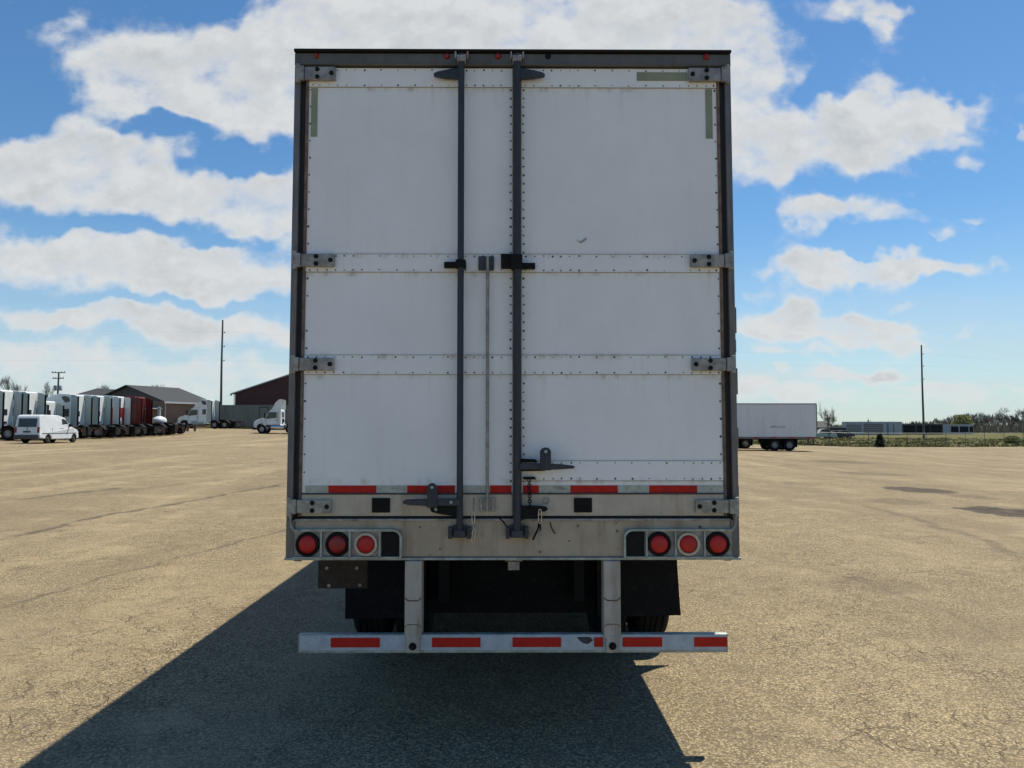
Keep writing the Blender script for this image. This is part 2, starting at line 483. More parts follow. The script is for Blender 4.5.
def sheet(name, xs, ys, fz, mat, yfun=None):
    vs = []; fs = []
    for j, y in enumerate(ys):
        for x in xs:
            yy = yfun(x, y) if yfun else y
            vs.append((x, yy, fz(x, yy)))
    nx = len(xs)
    for j in range(len(ys) - 1):
        for i in range(nx - 1):
            a = j * nx + i; fs.append((a, a + 1, a + 1 + nx, a + nx))
    me = bpy.data.meshes.new(name); me.from_pydata(vs, [], fs); me.materials.append(mat)
    for p in me.polygons: p.use_smooth = True
    o = bpy.data.objects.new(name, me); C.objects.link(o); o['kind'] = 'structure'
    return o

def asphalt():
    m, nt, b = new_mat('old_aggregate_asphalt')
    g = nt.nodes.new('ShaderNodeNewGeometry').outputs['Position']
    sep = nt.nodes.new('ShaderNodeSeparateXYZ'); nt.links.new(g, sep.inputs[0])
    x, y = S(nt, sep.outputs[0]), S(nt, sep.outputs[1])
    p2 = vmath(nt, 'MULTIPLY', g, (1, 1, 0)).outputs[0]
    v1 = voro(nt, p2, 58); v2 = voro(nt, p2, 120)
    cs1 = nt.nodes.new('ShaderNodeSeparateColor'); nt.links.new(v1.outputs['Color'], cs1.inputs[0])
    cs2 = nt.nodes.new('ShaderNodeSeparateColor'); nt.links.new(v2.outputs['Color'], cs2.inputs[0])
    r1 = S(nt, cs1.outputs[0]); r2 = S(nt, cs2.outputs[1])
    d1 = S(nt, v1.outputs['Distance'])
    # stones: from dark basalt to pale tan limestone
    st = mixc(nt, r1.step(.15, .95), (.236, .176, .098), (.455, .36, .208))
    st = mixc(nt, r2.step(.76, .97) * .75, st, (.60, .51, .33))
    st = mixc(nt, r2.step(.24, .06) * .85, st, (.06, .048, .032))
    st = mixc(nt, d1.step(.42, .68) * .7, st, (.085, .07, .05))         # binder between stones
    blot = noise_n(nt, p2, 3.2, 5, .65)
    st = mixc(nt, blot.step(.42, .72) * .35, st, (.14, .108, .066))
    big = noise_n(nt, vmath(nt, 'MULTIPLY', p2, (1, .55, 1)).outputs[0], .22, 5, .6)
    st = mixc(nt, big.step(.40, .68) * .55, st, (.175, .138, .088))
    big2 = noise_n(nt, p2, .75, 4, .6)
    st = mixc(nt, big2.step(.5, .75) * .35, st, (.46, .37, .225))
    # alligator cracking
    wv = nt.nodes.new('ShaderNodeTexNoise'); wv.inputs['Scale'].default_value = 2.6; wv.inputs['Detail'].default_value = 4
    nt.links.new(p2, wv.inputs['Vector'])
    wo = vmath(nt, 'MULTIPLY', vmath(nt, 'SUBTRACT', wv.outputs['Color'], (.5, .5, .5)).outputs[0], (.45, .45, 0)).outputs[0]
    pw = vmath(nt, 'ADD', p2, wo).outputs[0]
    c1 = S(nt, voro(nt, pw, 2.1, 'DISTANCE_TO_EDGE').outputs['Distance'])
    c2 = S(nt, voro(nt, pw, 6.0, 'DISTANCE_TO_EDGE').outputs['Distance'])
    area = noise_n(nt, p2, .5, 3, .6)
    crk = (c1.step(.011, .002) * area.step(.44, .62)).max(c2.step(.024, .004) * area.step(.46, .60) * .8) * noise_n(nt, p2, 4.0, 3, .6).step(.38, .55)
    # long seams running away across the yard
    wob = (noise_n(nt, p2, .55, 5, .6) - .5) * 1.1
    wob2 = (noise_n(nt, p2, 5.0, 3, .6) - .5) * .10
    seam = None
    for (x0, y0, x1, y1, bend, wdt, amt) in SEAMS:
        k = (x1 - x0) / (y1 - y0)
        t = (y - y0) / (y1 - y0)
        xl = (y - y0) * k + x0 + (t * (1.0 - t)) * bend
        d = ((x - xl) + wob + wob2).abs()
        s_ = d.step(wdt, wdt * .25) * amt * t.step(-.06, .06) * t.step(1.06, .9)
        seam = s_ if seam is None else seam.max(s_)
    sn = noise_n(nt, p2, 1.3, 4, .65).step(.30, .55)
    # tar patches and puddle-dark hollows
    patch = None
    pn = (noise_n(nt, p2, 1.7, 6, .7) - .5) * 3.0
    for (cx, cy, rx, ry, amt) in PATCHES:
        dx = (x - cx) / rx; dy = (y - cy) / ry
        q = (dx * dx + dy * dy) + pn
        s_ = q.step(1.05, .6) * amt
        patch = s_ if patch is None else patch.max(s_)
    # scattered loose dark chips and the odd pale stone
    vc = voro(nt, p2, 7.0); ch = nt.nodes.new('ShaderNodeSeparateColor'); nt.links.new(vc.outputs['Color'], ch.inputs[0])
    chip = S(nt, vc.outputs['Distance']).step(.11, .06) * S(nt, ch.outputs[0]).step(.80, .86)
    # faint wheel tracks and dust lanes sweeping across the yard
    lane = noise_n(nt, vmath(nt, 'MULTIPLY', vmath(nt, 'ADD', p2, vmath(nt, 'MULTIPLY', wo, (3, 3, 0)).outputs[0]).outputs[0], (.55, .06, 0)).outputs[0], 1.0, 4, .6)
    st = mixc(nt, lane.step(.50, .66) * .26, st, (.50, .395, .235))
    st = mixc(nt, lane.step(.46, .34) * .28, st, (.15, .12, .078))
    st = mixc(nt, chip * .85, st, (.035, .03, .026))
    col = mixc(nt, (crk * .58).clamp(), st, (.035, .03, .025))
    col = mixc(nt, (seam * sn * .8).clamp(), col, (.075, .062, .048))
    col = mixc(nt, (patch * (blot.step(.25, .6) * .35 + .6)).clamp(), col, (.050, .040, .032))
    nt.links.new(col, b.inputs['Base Color'])
    b.inputs['Roughness'].default_value = .93
    b.inputs['Specular IOR Level'].default_value = .25
    h = (d1.step(.7, .1) * .8 + r1 * .5 + r2 * .5) - crk * 2.2
    bn = nt.nodes.new('ShaderNodeBump'); bn.inputs['Strength'].default_value = .8; bn.inputs['Distance'].default_value = .007
    nt.links.new(h.k, bn.inputs['Height']); nt.links.new(bn.outputs[0], b.inputs['Normal'])
    return m

def gxy(px, py):
    """ground point of the yard seen in a picture direction (marching on the terrain)"""
    d = ray(px, py); t = 1.0
    while t < 400:
        x, y, z = d.x * t, d.y * t, CAM_H + d.z * t
        if z <= terrain(x, y): break
        t *= 1.004
    return x, y

def seam_px(a, b_, bend, w, amt):
    x0, y0 = gxy(*a); x1, y1 = gxy(*b_)
    return (x0, y0, x1, y1, bend, w, amt)
SEAMS = [seam_px((-60, 552), (300, 482), -1.2, .16, .95), seam_px((-60, 622), (420, 490), .9, .07, .7), seam_px((-20, 503), (120, 488), .5, .22, .8),
         seam_px((-20, 470), (290, 462), 2.5, .5, .5), seam_px((130, 490), (300, 470), 1.0, .12, .5),
         seam_px((980, 640), (780, 560), 1.6, .05, .3), seam_px((1023, 560), (860, 505), 1.0, .14, .5), seam_px((940, 486), (720, 468), .5, .25, .5)]
PATCHES = []
for (px, py, wx, wy, amt) in [(1008, 512, 38, 5.4, 1.0), (918, 490, 27, 3.4, .95), (900, 502, 30, 3, .4), (975, 497, 20, 2.5, .35), (800, 484, 16, 2, .3), (842, 462, 22, 1.6, .5),
                              (870, 474, 30, 1.6, .35), (705, 640, 14, 4, .25), (880, 585, 40, 8, .22)]:
    x, y = gxy(px, py); xa, ya = gxy(px + wx, py); xb, yb = gxy(px, py + wy)
    PATCHES.append((x, y, abs(xa - x) + .05, abs(y - yb) + .15, amt))

def grass_mat(name, a, b_):
    m, nt, b = new_mat(name)
    g = nt.nodes.new('ShaderNodeNewGeometry').outputs['Position']
    n1 = noise_n(nt, g, .25, 5, .65); n2 = noise_n(nt, vmath(nt, 'MULTIPLY', g, (1, .5, 1)).outputs[0], 2.5, 6, .7)
    c = mixc(nt, n1.step(.35, .65), a, b_)
    c = mixc(nt, n2.step(.45, .7) * .6, c, (.17, .15, .08))
    c = mixc(nt, n2.step(.45, .3) * .5, c, (.035, .045, .015))
    nt.links.new(c, b.inputs['Base Color']); b.inputs['Roughness'].default_value = .95
    b.inputs['Specular IOR Level'].default_value = .1
    bn = nt.nodes.new('ShaderNodeBump'); bn.inputs['Strength'].default_value = .8; bn.inputs['Distance'].default_value = .15
    nt.links.new(n2.k, bn.inputs['Height']); nt.links.new(bn.outputs[0], b.inputs['Normal'])
    return m
M['grass'] = grass_mat('spring_grass', (.085, .09, .030), (.125, .115, .05))
M['blade'] = grass_mat('weeds', (.10, .11, .036), (.145, .135, .055))

def spaced(a, b_, n, p=1.0):
    return [a + (b_ - a) * (i / n) ** p for i in range(n + 1)]
xs = sorted(set([-400, -250, -160] + [round(v, 3) for v in spaced(-110, 110, 110)] + [160, 250, 400]))
ys_lot = [-60, -30, -10, 0] + list(range(2, 96, 2)) + [96]
def lot_y(x, y):
    return y if y < 60 else 60 + (y - 60) * (lot_edge(x) - 60) / 36
lot_xs = spaced(-100, 100, 100)
sheet('parking_lot', lot_xs, ys_lot, terrain, asphalt(), lot_y)
def below(x, y):
    inside = (abs(x) < 99) and (-58 < y < lot_edge(x) - 1.5)
    return terrain(x, y) - (.35 if inside else .03)
gx = [-6000, -2500, -1000, -400, -200] + spaced(-130, 130, 130) + [200, 400, 1000, 2500, 6000]
gy = [-3000, -500, -100] + list(range(-60, 90, 5)) + [v * 1.0 for v in range(90, 170, 2)] + [180, 200, 240, 300, 400, 600, 1000, 2000, 4000, 7000]
sheet('ground', gx, gy, below, M['grass'])

def tufts(name, n, region, hmin, hmax, mat, seed, label):
    r = random.Random(seed); mb = MB()
    for i in range(n):
        x = r.uniform(region[0], region[1]); y = lot_edge(x) + .3 + (region[3] - region[2]) * (r.random() ** 1.6) + region[2]
        if mnoise.noise(Vector((x * .2, y * .2, seed))) < -.25 and r.random() < .7: continue
        z = terrain(x, y) - .05
        h = r.uniform(hmin, hmax) * (1 + mnoise.noise(Vector((x * .35, y * .3, 5))))
        for k in range(4):
            a = r.uniform(0, PI); dx, dy = math.cos(a) * .09, math.sin(a) * .09
            lx, ly = r.uniform(-.25, .25), r.uniform(-.25, .25)
            mb.add([(x - dx + lx, y - dy + ly, z), (x + dx + lx, y + dy + ly, z), (x + lx * 2.2, y + ly * 2.2, z + h * r.uniform(.6, 1.2))], [(0, 1, 2)])
    o = mb.build(name, mat); tag(o, label, 'grass', kind='stuff'); return o
tufts('grass', 5500, (24, 90, -.6, 60), 10e-2, .30, M['blade'], 3, 'green and straw coloured rough grass on the bank behind the fence')
tufts('grass', 3500, (-64, -12, -.4, 12), .10, .30, M['blade'], 8, 'thin strip of green grass at the far left edge of the yard')

# ================================================================== the trailer in front
YF = 4.43                       # rear face of the trailer
TX = .035                       # its centre line
def X(px, py=400): return at(px, py, YF)[0]
def Z(py, px=512): return at(px, py, YF)[1]
ROWS_Z = [Z(87), Z(272), Z(375), Z(480), Z(254), Z(355)]
M['door'] = door_paint()
M['lowhinge'] = simple('dirty_hinge_metal', (.36, .35, .30), .6, metal=.1, var=.35, scale=18, dirt=(.12, .11, .07), dirt_amt=.9)
M['beige_ring'] = simple('beige_gasket', (.56, .47, .36), .7, var=.15, scale=30)
M['grime'] = simple('yellowed_sealant', (.33, .28, .19), .8, var=.3, scale=8)
OFF = (TX, YF, 0)
T = empty('semi_trailer', OFF)
tag(T, 'big white refrigerated trailer seen square from behind, its two rear doors shut', 'semi trailer')
SPLIT = {'link_hook', 'rod_loop', 'rod_guide', 'hinge_bolt', 'door_gap_seal', 'sill_bolt', 'scrape', 'weld_seam', 'divider', 'edge_trim', 'guard_bolt', 'cross_member'}
def TB(mb, name, mat, parent=None, **k):
    if name in SPLIT: k['split'] = True
    # the body draws in by a centimetre towards the roof
    mb.v = [(p[0] - (math.copysign(.011, p[0] - TX) * max(0, min(1.05, (p[2] - 1.05) / 2.95)) if abs(p[0] - TX) > 1.16 else 0), p[1], p[2]) for p in mb.v]
    return mb.build(name, mat, parent or T, off=OFF, **k)
HW = 1.295
ZS = Z(559); ZT = Z(51)
LEN = 16.1
# ---- box: side walls, front, roof, floor
mb = MB()
mb.box(TX - HW + .03, TX - HW + .06, YF + .12, YF + LEN, ZS + .13, ZT - .10)
mb.box(TX + HW - .06, TX + HW - .03, YF + .12, YF + LEN, ZS + .13, ZT - .10)
mb.box(TX - HW + .062, TX + HW - .062, YF + LEN - .04, YF + LEN, ZS + .13, ZT - .10)
for k in range(1, 13):
    yy = YF + k * 1.22
    for sx in (-1, 1):
        x0 = TX + sx * (HW - .03)
        mb.box(min(x0, x0 + sx * .006), max(x0, x0 + sx * .006), yy - .04, yy + .04, ZS + .14, ZT - .11)
TB(mb, 'side_wall', M['trailer_side'])
mb = MB(); mb.box(TX - HW + .03, TX + HW - .03, YF + .10, YF + LEN, ZT - .098, ZT - .03); TB(mb, 'roof', M['trailer_side'], bevel=.02)
mb = MB(); mb.box(TX - HW + .07, TX + HW - .07, YF + .14, YF + LEN - .1, ZS + .06, ZS + .13)
for k in range(42):
    yy = YF + .35 + k * .37
    mb.box(TX - HW + .06, TX + HW - .06, yy, yy + .05, ZS - .03, ZS + .058)
TB(mb, 'floor', M['black'])
for sx in (-1, 1):
    mb = MB(); a = TX + sx * (HW - .055); b_ = TX + sx * (HW - .008)
    mb.box(min(a, b_), max(a, b_), YF + .13, YF + LEN, ZS - .035, ZS + .15)
    mb.box(min(a, b_) + .005, max(a, b_) - .005, YF + .13, YF + LEN, ZT - .16, ZT - .04)
    TB(mb, 'side_rail', M['alu_post'], bevel=.006)
# ragged lower trim of the right hand rear corner (bent and scraped)
mb = MB(); r = random.Random(4)
zz = Z(275)
while zz > Z(500):
    h = r.uniform(.05, .16); p = r.uniform(.0, .016)
    mb.box(TX + HW + .001, TX + HW + .004 + p, YF + .03, YF + .10, zz - h, zz)
    zz -= h + r.uniform(.0, .05)
TB(mb, 'scuff_strip', M['header'], bevel=.003)

# ---- rear frame
zh0 = Z(66.5); zh1 = Z(54)
mb = MB(); mb.box(TX - HW - .002, TX + HW + .002, YF - .028, YF + .10, zh1, ZT)
TB(mb, 'header_cap', M['black'], bevel=.006)
mb = MB()
mb.box(TX - HW, TX + HW, YF - .008, YF + .10, zh0, zh1 - .002)
mb.box(TX - HW + .01, TX + HW - .01, YF - .016, YF - .006, zh0 + .002, zh0 + .010)
TB(mb, 'header', M['header'], bevel=.003)
for px in (316, 447, 466, 498, 520, 706):
    mb = MB(); x = X(px, 57); z = Z(57)
    mb.lathe([(.001, -.016), (.010, -.015), (.017, -.009), (.020, 0)], (x, YF - .009, z), 'y', 14)
    TB(mb, 'marker_light', M['red_dim'], smooth=True)
mb = MB(); mb.disc((X(548, 57), YF - .008, Z(57)), .017, 'y', 14, .006); TB(mb, 'marker_socket', M['black'])

for sx, e0, e1 in ((-1, 288.5, 297), (1, 730.5, 738)):
    mb = MB()
    xa, xb = sorted((TX + sx * HW, TX + sx * (HW - .036)))
    mb.box(xa, xb, YF - .005, YF + .12, Z(519.5), zh0 - .002)
    xa, xb = sorted((TX + sx * HW, TX + sx * (HW - .050)))
    mb.box(xa, xb, YF - .0045, YF + .118, ZS + .002, Z(519.5) - .0005)
    TB(mb, 'corner_post', M['alu_post'], bevel=.005)
    mb = MB(); xa, xb = sorted((TX + sx * (HW - .0365), TX + sx * (HW - .073)))
    mb.box(xa, xb, YF + .022, YF + .11, Z(517), zh0 - .002)
    TB(mb, 'post_seal', M['seal'])
mb = MB(); mb.box(TX - HW + .075, TX + HW - .075, YF + .03, YF + .10, Z(69.5), zh0 - .001); mb.box(TX - HW + .075, TX + HW - .075, YF + .03, YF + .1, Z(519.5), Z(516)); TB(mb, 'door_gap_seal', M['seal'])

# sill beam
mb = MB(); mb.box(TX - HW + .051, TX + HW - .051, YF, YF + .13, ZS + .012, Z(519.5) - .001)
sill = TB(mb, 'rear_sill', M['sill'], bevel=.004)
mb = MB(); mb.box(TX - HW - .004, TX + HW + .004, YF - .016, YF + .12, ZS - .004, ZS + .010); TB(mb, 'lower_lip', M['galv'], sill, bevel=.003)
mb = MB(); mb.box(TX - HW + .052, TX + HW - .052, YF - .012, YF - .001, Z(521), Z(518.5)); TB(mb, 'upper_lip', M['hinge'], sill, bevel=.002)
r = random.Random(9)
mb = MB()
for (px, py) in ((420, 527), (569, 541), (616, 523), (617, 531), (600, 534), (440, 549), (700, 527), (430, 555), (540, 552), (578, 526)):
    mb.disc((X(px, py), YF - .001, Z(py)), r.uniform(.004, .009), 'y', 8, .002)
TB(mb, 'sill_bolt', M['rust'], sill)

# ---- doors
def door(x0, x1, name_side):
    """one leaf: skin with its raised bands and rivets, kick plate, tape"""
    yd = YF + .012
    mb = MB()
    z0, z1 = Z(516), Z(67.5)
    mb.box(x0, x1, yd, yd + .07, z0, z1)
    rows = []; rr0 = random.Random(12)
    bands = [(68, 87), (254, 272), (355, 374.5)] + ([(461, 481)] if name_side == 'right' else [])
    for (a, b_) in bands:
        mb.box(x0 + .004, x1 - .004, yd - .005, yd - .0005, Z(b_), Z(a))
        rows += [Z(a) - .012, Z(b_) + .012]
        for ze in (Z(a), Z(b_)): mb.box(x0 + .005, x1 - .005, yd - .0062, yd - .0003, ze - .0012, ze + .0012, 1 if rr0.random() > .72 else 3)
    zk = Z(494.5)
    # rivets
    def riv(x, z, r_=.0052, y=yd - .0052, mi=1):
        vs = [(x + r_ * math.cos(k * PI / 3), y, z + r_ * math.sin(k * PI / 3)) for k in range(6)] + [(x, y - .0035, z)]
        mb.add(vs, [(k, (k + 1) % 6, 6) for k in range(6)], mi)
    rr = random.Random(5 if name_side == 'left' else 6)
    for z in rows:
        x = x0 + .03
        while x < x1 - .02:
            if rr.random() > .05: riv(x + rr.uniform(-.003, .003), z + rr.uniform(-.002, .002), .0056 * rr.uniform(.7, 1.25), mi=1 if rr.random() > .25 else 2)
            x += .1 if (x > x0 + .3 and x < x1 - .30) else .052
    for (xv, st) in ((x0 + .018, .102 if name_side == 'left' else .051), (x1 - .016, .051 if name_side == 'left' else .102)):
        z = z1 - .03
        while z > zk + .06:
            if rr.random() > .04: riv(xv + rr.uniform(-.002, .002), z, .0062 * rr.uniform(.8, 1.3), y=yd - .0005, mi=1)
            z -= st
    dr = TB(mb, 'rear_door', [M['door'], M['rivet'], M['galv'], M['grime']], bevel=0)
    # aluminium edge angle round the leaf
    mb = MB()
    for (a, b_) in (((x0 - .010, x0 + .008), (x1 - .006, x1 + .003)) if name_side == 'left' else ((x0 - .003, x0 + .006), (x1 - .008, x1 + .010))):
        mb.box(a, b_, yd - .008, yd + .06, z0 - .002, z1 + .002)
    TB(mb, 'edge_trim', M['rust'], dr, bevel=.002)
    mb = MB(); mb.box(x0 + .008, x1 - .008, yd - .006, yd - .001, z0 + .002, zk)
    TB(mb, 'kick_plate', M['kick'], dr, bevel=.002)
    mb = MB(); mb.box(x0 + .008, x1 - .008, yd - .012, yd - .001, zk, zk + .008)
    TB(mb, 'kick_plate_strip', M['dark_steel'], dr, bevel=.001)
    return dr, yd
XL0, XL1 = X(303.5, 300), X(513.5, 300)
XR0, XR1 = X(520.5, 300), TX + HW - .076
XL0 = TX - HW + .076
dL, yd = door(XL0, XL1, 'left')
dR, _ = door(XR0, XR1, 'right')
dL['label'] = 'left rear door leaf with a thin rod and an empty latch plate'
dR['label'] = 'right rear door leaf with a latch handle and hanging chain'
# centre seam strip behind the right rod
mb = MB(); mb.box(XL1 + .005, XR0 - .005, yd + .01, yd + .06, Z(516), Z(68)); TB(mb, 'centre_seal', M['seal'])

# reflective tape
def tape(a, b_, mat, dr, name='reflective_tape', y=None, t=485.5, bt=494):
    mb = MB(); y = yd - .001 if y is None else y
    mb.box(X(a, 490), X(b_, 490), y - .0025, y, Z(bt), Z(t)); TB(mb, name, mat, dr)
for a, b_, k, d_ in ((304.5, 327.5, 'w', dL), (328, 376, 'r', dL), (376.5, 406.5, 'w', dL), (407, 455, 'r', dL), (463, 489.5, 'w', dL), (490, 511.5, 'r', dL),
                     (523, 539, 'r', dR), (539.5, 570, 'w', dR), (570.5, 618, 'r', dR), (618.5, 649, 'w', dR), (649.5, 697.5, 'r', dR), (698, 723, 'w', dR)):
    tape(a, b_, M['red_tape'] if k == 'r' else M['white_tape'], d_)
def patch(a, t, b_, bt, dr, name, mat, y=yd - .006, th=.002):
    mb = MB(); mb.box(X(a, (t + bt) / 2), X(b_, (t + bt) / 2), y - th, y, Z(bt), Z(t)); return TB(mb, name, mat, dr)
patch(309, 88, 317, 136.5, dL, 'tape_mark', M['old_tape'], yd - .001)
patch(637, 71.5, 687.5, 80, dR, 'tape_mark', M['old_tape'])
patch(706, 88, 714.5, 137.5, dR, 'tape_mark', M['old_tape'], yd - .001)
# dark torn bits and scrapes on the right leaf
mb = MB()
for poly in ([(576, 239), (580, 241.5), (587, 237), (586, 239.5), (581, 243)], [(552, 487), (561, 486), (568, 489), (563, 490), (556, 489)]):
    mb.prism([(X(a, b_), Z(b_)) for a, b_ in poly], yd - .0055, yd - .0035, 'y')
TB(mb, 'scrape', M['hinge'], dR)

# hinges
def hinge(side, py0, py1, far, near, low=False):
    mb = MB(); zc0, zc1 = Z(py1), Z(py0); zc = (zc0 + zc1) / 2; h = zc1 - zc0
    pm = (py0 + py1) / 2
    xo = X(far, pm); xi = X(near, pm)
    s = 1 if side == 'left' else -1
    dr = dL if side == 'left' else dR
    xj = TX - s * (HW - .062)
    lo, hi = sorted((xj, xi))
    mb.prism([(lo, zc0 + .004), (hi, zc0 + .004), (hi, zc1 - .004), (lo, zc1 - .004)], YF - .022, YF + .0, 'y')
    # butt on the post, its knuckle and pin
    lo2, hi2 = sorted((xo, xj - s * .002))
    mb.box(lo2, hi2, YF - .030, YF - .003, zc0, zc1)
    mb.tube([(xo + s * .012, YF - .018, zc0 - .012), (xo + s * .012, YF - .018, zc1 + .012)], .0145, 10)
    o = TB(mb, 'hinge', M['lowhinge'] if low else M['hinge'], dr, bevel=.004)
    mb = MB()
    bx = [(xi - s * .022, zc), (xi - s * .105, zc + h * .26), (xi - s * .105, zc - h * .26)]
    for (x, z) in bx: mb.lathe([(0, -.012), (.010, -.012), (.013, -.005), (.014, 0)], (x, YF - .0225, z), 'y', 8)
    TB(mb, 'hinge_bolt', M['black'], dr)
for py0, py1, a, b_, c, d_ in ((68, 82.5, 295, 336, 730, 688), (254, 268, 292.3, 335, 733, 690), (357.5, 371.5, 290.8, 334.5, 735, 691.5)):
    hinge('left', py0, py1, a, b_); hinge('right', py0, py1, c, d_)
hinge('left', 499, 513.5, 288, 331.5, True); hinge('right', 499, 513.5, 738, 695, True)

# vents in the kick plate
for (a, b_, dr) in ((372, 390, dL), (574, 592, dR)):
    mb = MB(); x0, x1, z0, z1 = X(a, 505), X(b_, 505), Z(512.5), Z(498)
    mb.box(x0, x1, yd - .016, yd - .006, z0, z1)
    for k in range(4): mb.box(x0 + .008, x1 - .008, yd - .020, yd - .016, z0 + .012 + k * .018, z0 + .020 + k * .018)
    TB(mb, 'drain_vent', M['black'], dr, bevel=.002)

# lock rods
def lock_rod(px, ptop, pbot, r_, dr):
    mb = MB(); x = X(px, 300); y = YF - .045
    mb.tube([(x, y, Z(pbot)), (x, y, Z(ptop))], r_, 14)
    rod = TB(mb, 'lock_rod', M['rod'], dr, smooth=True)
    return x, y
xl, yl = lock_rod(461, 58, 534, .0185, dL)
xr, yr = lock_rod(517, 58, 534, .0215, dR)
# studs along the right rod
# top keepers
for x, s, dr in ((xl, -1, dL), (xr, 1, dR)):
    mb = MB()
    zc = Z(76); h = .036
    mb.prism([(x, zc + h), (x + s * .05, zc + h * .8), (x + s * .145, zc + .008), (x + s * .165, zc - .004), (x + s * .160, zc - .016), (x + s * .10, zc - .028), (x + s * .03, zc - h * .9), (x, zc - h * .9)], YF - .040, YF - .012, 'y')
    TB(mb, 'rod_bracket', M['dark_steel'], dr, bevel=.004)
    mb = MB()
    mb.box(x - .026, x + .026, YF - .066, YF - .009, Z(66), Z(60))
    mb.box(x - .040, x - .030, YF - .05, YF - .009, Z(62), Z(55.5)); mb.box(x + .030, x + .040, YF - .05, YF - .009, Z(62), Z(55.5))
    TB(mb, 'rod_cam', M['hinge'], dr, bevel=.004)
    mb = MB()
    for q in (-1, 1):
        xx = x + q * .043
        mb.box(min(xx, xx + q * .022), max(xx, xx + q * .022), YF - .055, YF - .002, Z(537.5), Z(526))
        mb.disc((xx + q * .012, YF - .055, Z(532)), .008, 'y', 8, .006)
    mb.box(x - .030, x + .030, YF - .07, YF - .057, Z(535.5), Z(529))
    mb.box(x - .040, x + .040, YF - .028, YF - .002, Z(537), Z(524.5))
    TB(mb, 'rod_keeper', M['dark_steel'], T, bevel=.003)
# mid brackets
mb = MB(); mb.box(X(444.5, 266), xl + .03, YF - .036, YF + .004, Z(268.5), Z(263)); mb.box(xl - .028, xl + .030, YF - .072, YF - .01, Z(269.5), Z(262))
TB(mb, 'rod_clamp', M['black'], dL, bevel=.003)
mb = MB(); mb.box(xr, X(535, 266), YF - .036, YF + .004, Z(269.5), Z(264)); mb.box(X(501, 266), xr - .02, YF - .050, YF + .004, Z(269), Z(255.5)); mb.box(xr - .034, xr + .03, YF - .075, YF - .01, Z(271), Z(257))
mb.tube([(X(507, 262), YF - .055, Z(262)), (X(507, 262), YF - .05, Z(262))], .012, 8)
TB(mb, 'rod_clamp', M['black'], dR, bevel=.003)
# thin release rod of the left leaf
xt = X(487.5, 380)
mb = MB(); mb.box(X(478.5, 263), X(494, 263), YF - .012, YF + .006, Z(270.5), Z(256.5)); TB(mb, 'rod_plate', M['dark_steel'], dL, bevel=.003)
mb = MB(); mb.tube([(xt, YF - .018, Z(511)), (xt, YF - .018, Z(257))], .0095, 10)
TB(mb, 'release_rod', M['hinge'], dL, smooth=True)
mb = MB()
for q in (-1, 1):
    a = xt + q * .035
    mb.box(a - .007, a + .007, YF - .016, YF + .004, Z(511.5), Z(497.5)); mb.box(a - .018 if q > 0 else a, a if q > 0 else a + .018, YF - .012, YF + .004, Z(500), Z(498)); 
    mb.box(a - .018 if q > 0 else a, a if q > 0 else a + .018, YF - .012, YF + .004, Z(511), Z(509))
TB(mb, 'rod_loop', M['hinge'], dL, bevel=.002)

# handles
def lever(pts, y0, y1, mb):
    mb.prism([(X(a, b_), Z(b_)) for a, b_ in pts], y0, y1, 'y')
mb = MB()
lever([(404, 500.5), (407, 498.5), (420, 497.8), (455, 497.3), (461, 497.5), (461, 504.5), (430, 504.8), (410, 503.8), (405, 502.5)], YF - .075, YF - .055, mb)
h1 = TB(mb, 'door_handle', M['dark_steel'], dL, bevel=.005)
mb = MB(); lever([(428.5, 506), (428.5, 486), (430.5, 483), (433, 482), (436, 483), (438.5, 486), (438.5, 506)], YF - .090, YF - .05, mb)
mb.disc((X(433.5, 486), YF - .09, Z(486)), .012, 'y', 12, .004)
TB(mb, 'handle_hub', M['rod'], dL, bevel=.006)
mb = MB(); mb.disc((X(433.5, 486), YF - .0942, Z(486)), .009, 'y', 10, .004); TB(mb, 'hub_pin', M['galv'], dL)
mb = MB(); lever([(430, 504), (432, 511), (440, 513), (457, 515.5), (460, 515.5), (460, 503)], YF - .048, YF + .004, mb)
for a, b_ in ((437, 508), (452, 501)): mb.disc((X(a, b_), YF - .074, Z(b_)), .009, 'y', 10, .004, mi=1)
TB(mb, 'handle_holder', [M['black'], M['galv']], dL, bevel=.004)
mb = MB()
lever([(519, 462.5), (540, 462.8), (560, 463.5), (572, 465), (574.5, 466.3), (572, 468), (555, 469), (519, 469)], YF - .075, YF - .055, mb)
TB(mb, 'door_handle', M['dark_steel'], dR, bevel=.005)
mb = MB(); lever([(539.5, 469.5), (539.5, 451), (541.5, 448), (545, 447), (548.5, 448), (550.2, 451), (550.2, 469.5)], YF - .090, YF - .05, mb)
mb.disc((X(545, 451), YF - .09, Z(451)), .013, 'y', 12, .004)
TB(mb, 'handle_hub', M['rod'], dR, bevel=.006)
mb = MB(); mb.disc((X(545, 451), YF - .0942, Z(451)), .009, 'y', 10, .004); TB(mb, 'hub_pin', M['galv'], dR)
mb = MB(); lever([(519, 458.5), (535, 459), (538, 462), (519, 462)], YF - .04, YF + .004, mb); lever([(519, 469), (545, 469), (545, 470.5), (519, 471)], YF - .04, YF + .004, mb)
TB(mb, 'handle_holder', M['black'], dR, bevel=.003)
# latch plate at the right rod, lower
mb = MB(); lever([(519, 505.5), (538, 505.5), (546, 506.5), (547.5, 508.5), (545, 510.5), (540, 511), (536, 516), (519, 519.5)], YF - .048, YF + .002, mb)
for a, b_ in ((529, 513), (541, 508)): mb.disc((X(a, b_), YF - .048, Z(b_)), .006, 'y', 8, .005)
TB(mb, 'latch_plate', M['black'], dR, bevel=.004)

